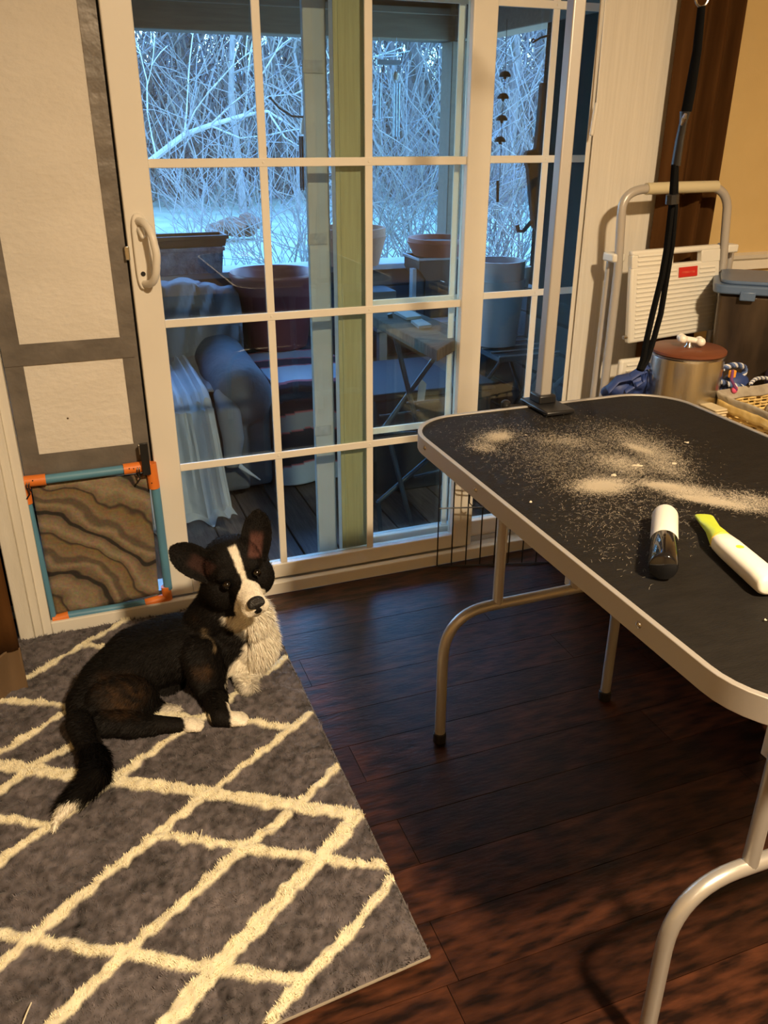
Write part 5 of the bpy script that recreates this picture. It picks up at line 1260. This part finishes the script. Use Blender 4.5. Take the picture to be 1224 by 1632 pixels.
# black jacket and hooks by the dark wall
bj = thing('black_coat', at(885, 125, 3.45), 'black coat hanging from a wire hook at the dark porch wall', 'coat')
Yj = 3.45
poly = [(862, 132), (914, 130), (908, 250), (902, 380), (884, 400), (848, 362), (840, 270), (834, 250), (840, 240), (852, 238), (858, 180)]
pp_ = [(at(*p, Yj).x, at(*p, Yj).z) for p in poly]
MB().prism(pp_, Yj-.02, Yj+.02).build('coat_body', mat('black_cloth', (.012, .012, .015), .95), bj, bevel=.008)
MB().tube([at(846, 66, Yj), at(850, 62, Yj), at(853, 64, Yj), at(849, 68, Yj), at(862, 60, Yj), at(880, 55, Yj)], .004, 8).build('wire_hook', wire, bj)
MB().tube(arc(at(905, 92, Yj), at(915, 85, Yj), at(919, 110, Yj), 6)+[at(914, 132, Yj)], .004, 8).build('handle_loop', dk, bj)
MB().tube([at(824, 358, Yj), at(826, 368, Yj), at(834, 368, Yj), at(848, 352, Yj)], .010, 8).build('bracket_hook', dk, bj)
MB().tube([at(905, 340, Yj), at(918, 372, Yj), at(910, 380, Yj), at(898, 372, Yj)], .005, 8).build('lower_loop', dk, bj)

# ================================================================== OUTSIDE
ZG = -1.05
grass_m = mat('winter_grass', (.16, .19, .13), .95, col2=(.27, .28, .20), nscale=1.3, bump=.5, bscale=8)
gr_ = tag(MB().grid(lambda u, v: (-30+110*u, 4.6+85*v, ZG+.10*noise.noise((u*30, v*30, 0))+(-.1 if v < .01 else 0)), 90, 90).build('ground', grass_m), 'pale frosty winter lawn beyond the porch', kind='structure')
bark = mat('grey_bark', (.055, .052, .055), .9, col2=(.12, .115, .11), nscale=6, stretch=(4, 4, 1), rnd=.3)
bark2 = mat('pale_bark', (.19, .19, .18), .9, col2=(.12, .12, .12), nscale=6, stretch=(4, 4, 1), rnd=.3)
def branchy(mb, p, d, L_, r, depth, rg, up=.25, wob=.25, kids=(2, 3), minr=.005):
    n_ = 4 if depth > 1 else 3; pts = [p.copy()]; rs_ = [r]; q = p.copy(); dd_ = d.copy()
    for i in range(n_):
        dd_ = (dd_+Vector((rg.gauss(0, wob), rg.gauss(0, wob), rg.gauss(0, wob)+up*.3))*.6).normalized(); q = q+dd_*L_/n_; pts.append(q.copy()); rs_.append(max(r*(1-.6*(i+1)/n_), minr))
    mb.tube(pts, rs_, 5 if depth > 1 else 3, caps=False)
    if depth > 0:
        for k_ in range(rg.randint(*kids)+(1 if depth > 1 else 0)):
            t = rg.uniform(.35, 1); i = min(int(t*n_), n_-1); b_ = pts[i].lerp(pts[i+1], t*n_-i); a_ = rg.uniform(0, 6.28); s_ = rg.uniform(.5, 1.1)
            nd = (dd_*.7+Vector((math.cos(a_)*s_, math.sin(a_)*s_, rg.uniform(-.1, .5)))).normalized(); branchy(mb, b_, nd, L_*rg.uniform(.5, .7), max(rs_[i]*.55, minr), depth-1, rg, up, wob, kids, minr)
def make_tree(seed, H_, r, name='bare_tree', m=bark, nb=14, depth=2, minr=.010):
    rg = random.Random(seed); mb = MB(); pts = [Vector((0, 0, 0))]; rs_ = [r*1.2]
    for i in range(7): pts.append(Vector((rg.gauss(0, .12)*(i+1)*.4, rg.gauss(0, .12)*(i+1)*.4, H_*(i+1)/7))); rs_.append(r*(1-.8*(i+1)/7))
    mb.tube(pts, rs_, 8, caps=False)
    for k_ in range(nb):
        t = rg.uniform(.12, .98)**.9; i = min(int(t*7), 6); b_ = pts[i].lerp(pts[i+1], t*7-i); a_ = rg.uniform(0, 6.28)
        branchy(mb, b_, Vector((math.cos(a_), math.sin(a_), rg.uniform(.2, .9))).normalized(), H_*.28*(1.15-t), max(rs_[i]*.4, minr), depth, rg, minr=minr)
    return mb.build(name, m)
protos = [make_tree(s_, H_, r_, m=m_) for s_, H_, r_, m_ in ((1, 12, .13, bark), (2, 14, .20, bark), (3, 10, .10, bark2), (4, 13, .16, bark), (5, 9, .08, bark2))]
rg = random.Random(21); spots = []
tries = 0
while len(spots) < 85 and tries < 4000:
    tries += 1; y_ = rg.uniform(25, 46); f_ = rg.uniform(-.12, .95); x_ = y_*f_+rg.uniform(-1, 1)
    if y_ < 26 and f_ < .45: continue
    if all((x_-a_)**2+(y_-b_)**2 > 1.2 for a_, b_ in spots): spots.append((x_, y_))
for i, (x_, y_) in enumerate(spots):
    k_ = i % 5; o = protos[k_] if i < 5 else protos[k_].copy()
    if i >= 5: C.objects.link(o)
    o.location = (x_, y_, ZG-.1); o.rotation_euler = (0, 0, rg.uniform(0, 6.28)); s_ = rg.uniform(.85, 1.2); o.scale = (s_, s_, s_)
    tag(o, ['bare grey tree standing in the woods beyond the lawn', 'bare grey tree standing in the woods beyond the lawn', 'slim pale bare tree standing in the woods beyond the lawn', 'bare grey tree standing in the woods beyond the lawn', 'slim pale bare tree standing in the woods beyond the lawn'][k_], 'tree', ['grey trees of the woods', 'grey trees of the woods', 'pale trees of the woods', 'grey trees of the woods', 'pale trees of the woods'][k_])
# the leaning pale limb across the left panes
mb = MB(); rg = random.Random(3); Yq = 11.0
lim = [at(x_, y_, Yq) for x_, y_ in ((200, 290), (252, 250), (300, 215), (345, 200), (405, 183), (450, 176), (500, 205))]
lim = [p+Vector((0, .15*i, 0)) for i, p in enumerate(lim)]
mb.tube(lim, [.045, .040, .034, .030, .024, .018, .009], 8)
for (i, tx_, ty_) in ((3, 400, 140), (3, 430, 215), (4, 470, 150), (4, 395, 120), (5, 480, 235), (2, 330, 150), (1, 235, 180), (2, 300, 130)):
    e = at(tx_, ty_, Yq+rg.uniform(-.3, .8)); mb.tube([lim[i], lim[i].lerp(e, .5)+Vector((0, 0, rg.uniform(-.12, .12))), e], [.013, .009, .005], 6)
    branchy(mb, e, (e-lim[i]).normalized(), 1.0, .010, 2, rg, minr=.006)
b0 = lim[0]; mb.tube([b0, b0+Vector((-.9, -.2, -.9)), Vector((b0.x-1.6, b0.y-.3, ZG-.1))], [.05, .08, .12], 8)
tag(mb.build('leaning_tree', mat('birch_bark', (.36, .37, .36), .8, col2=(.22, .22, .22), nscale=5)), 'leaning tree with a pale diagonal limb in front of the woods', 'tree')
# near bushes by the right opening
for i, (px_, Y_, lab, cn_) in enumerate(((455, 9.5, 'bare twiggy bush beside the wind chime', 'bush'), (650, 8.5, 'bare twiggy bush left of the porch corner post', 'bush'), (800, 8.8, 'tangled bush outside the right porch opening', 'bush'), (290, 15, 'small bare sapling on the lawn seen through the left pane', 'sapling'))):
    rg = random.Random(40+i); mb = MB(); b_ = at(px_, 300, Y_); b_.z = ZG-.05
    for k_ in range((26, 36, 40, 6)[i]):
        a_ = rg.uniform(0, 6.28); branchy(mb, b_+Vector((rg.gauss(0, .35), rg.gauss(0, .35), 0)), Vector((math.cos(a_)*.35, math.sin(a_)*.35, 1)).normalized(), rg.uniform(1.2, 2.6)*(1 if i < 3 else .7), .014, 2, rg, minr=.0045)
    tag(mb.build(cn_, bark2 if i != 2 else bark), lab, cn_)
# thicket: everything too fine to count behind the trees
rs = np.random.RandomState(9); V = []; Fc = []
NTW = 26000
yy_ = rs.uniform(27, 60, NTW); ff = rs.uniform(-.2, 1.0, NTW); xx_ = yy_*ff; zz_ = ZG+rs.rand(NTW)**1.3*11*(.6+.4*rs.rand(NTW)); Ls = rs.uniform(.8, 3.5, NTW)
tilt = rs.normal(0, .55, NTW); t2_ = rs.normal(0, .5, NTW); wv_ = rs.uniform(.012, .035, NTW)*(yy_/30)
low = rs.rand(NTW) < .45; zz_[low] = ZG+rs.rand(low.sum())*2.5
d_ = np.stack([np.sin(tilt), np.sin(t2_), np.cos(tilt)*np.cos(t2_)], -1); p0 = np.stack([xx_, yy_, zz_], -1); p2 = p0+d_*Ls[:, None]; p1 = (p0+p2)/2+rs.normal(0, .12, (NTW, 3))*Ls[:, None]
n_ = np.stack([wv_, -wv_*.3, wv_*0], -1)
V = np.stack([p0-n_, p0+n_, p1+n_*.8, p1-n_*.8, p2+n_*.2, p2-n_*.2], 1).reshape(-1, 3)
k0 = np.arange(NTW)[:, None]*6; Fc = np.concatenate([k0+np.array([0, 1, 2, 3]), k0+np.array([3, 2, 4, 5])], 0)
tc2 = np.repeat((.06+.17*rs.rand(NTW)**2)[:, None, None]*np.array([1, .97, .9])[None, None, :], 6, 1); tc2 = np.concatenate([tc2, np.ones((NTW, 6, 1))], -1)
th = fast_mesh('thicket', V, Fc, attr_mat('twigs', 'coat', .9), tc2.reshape(-1, 4)); tag(th, 'dense thicket of twigs filling the woods beyond the lawn', 'thicket', kind='stuff')
# wooded hillside behind everything
hill = MB().grid(lambda u, v: (-60+220*u, 62+30*v+2*math.sin(u*20), ZG+(8.0+2.2*noise.noise((u*14, 0, 2)))*v+1.2*noise.noise((u*120, v*4, 5))*v), 160, 12)
tag(hill.build('wooded_hill', mat('far_woods', (.12, .15, .17), 1, col2=(.20, .23, .25), nscale=.5, stretch=(3, 3, .5), detail=8)), 'dark wooded hillside behind the bare trees', kind='structure')  # bluish distance haze is put into the hill colour
# brown leaf heap on the lawn
mb = MB(); c_ = fl(372, 312, ZG+.2); c_ = at(372, 312, 20); c_.z = ZG+.28
for k_ in range(14): mb.ell(Vector((c_.x+rs.normal()*.3, 20+rs.normal()*.2, c_.z-.15+rs.rand()*.35)), (.22, .2, .16), n=8)

tag(mb.build('leaf_heap', mat('leaf_brown', (.10, .05, .03), .9)), 'heap of reddish brown leaves at the far end of the lawn', 'leaf heap')
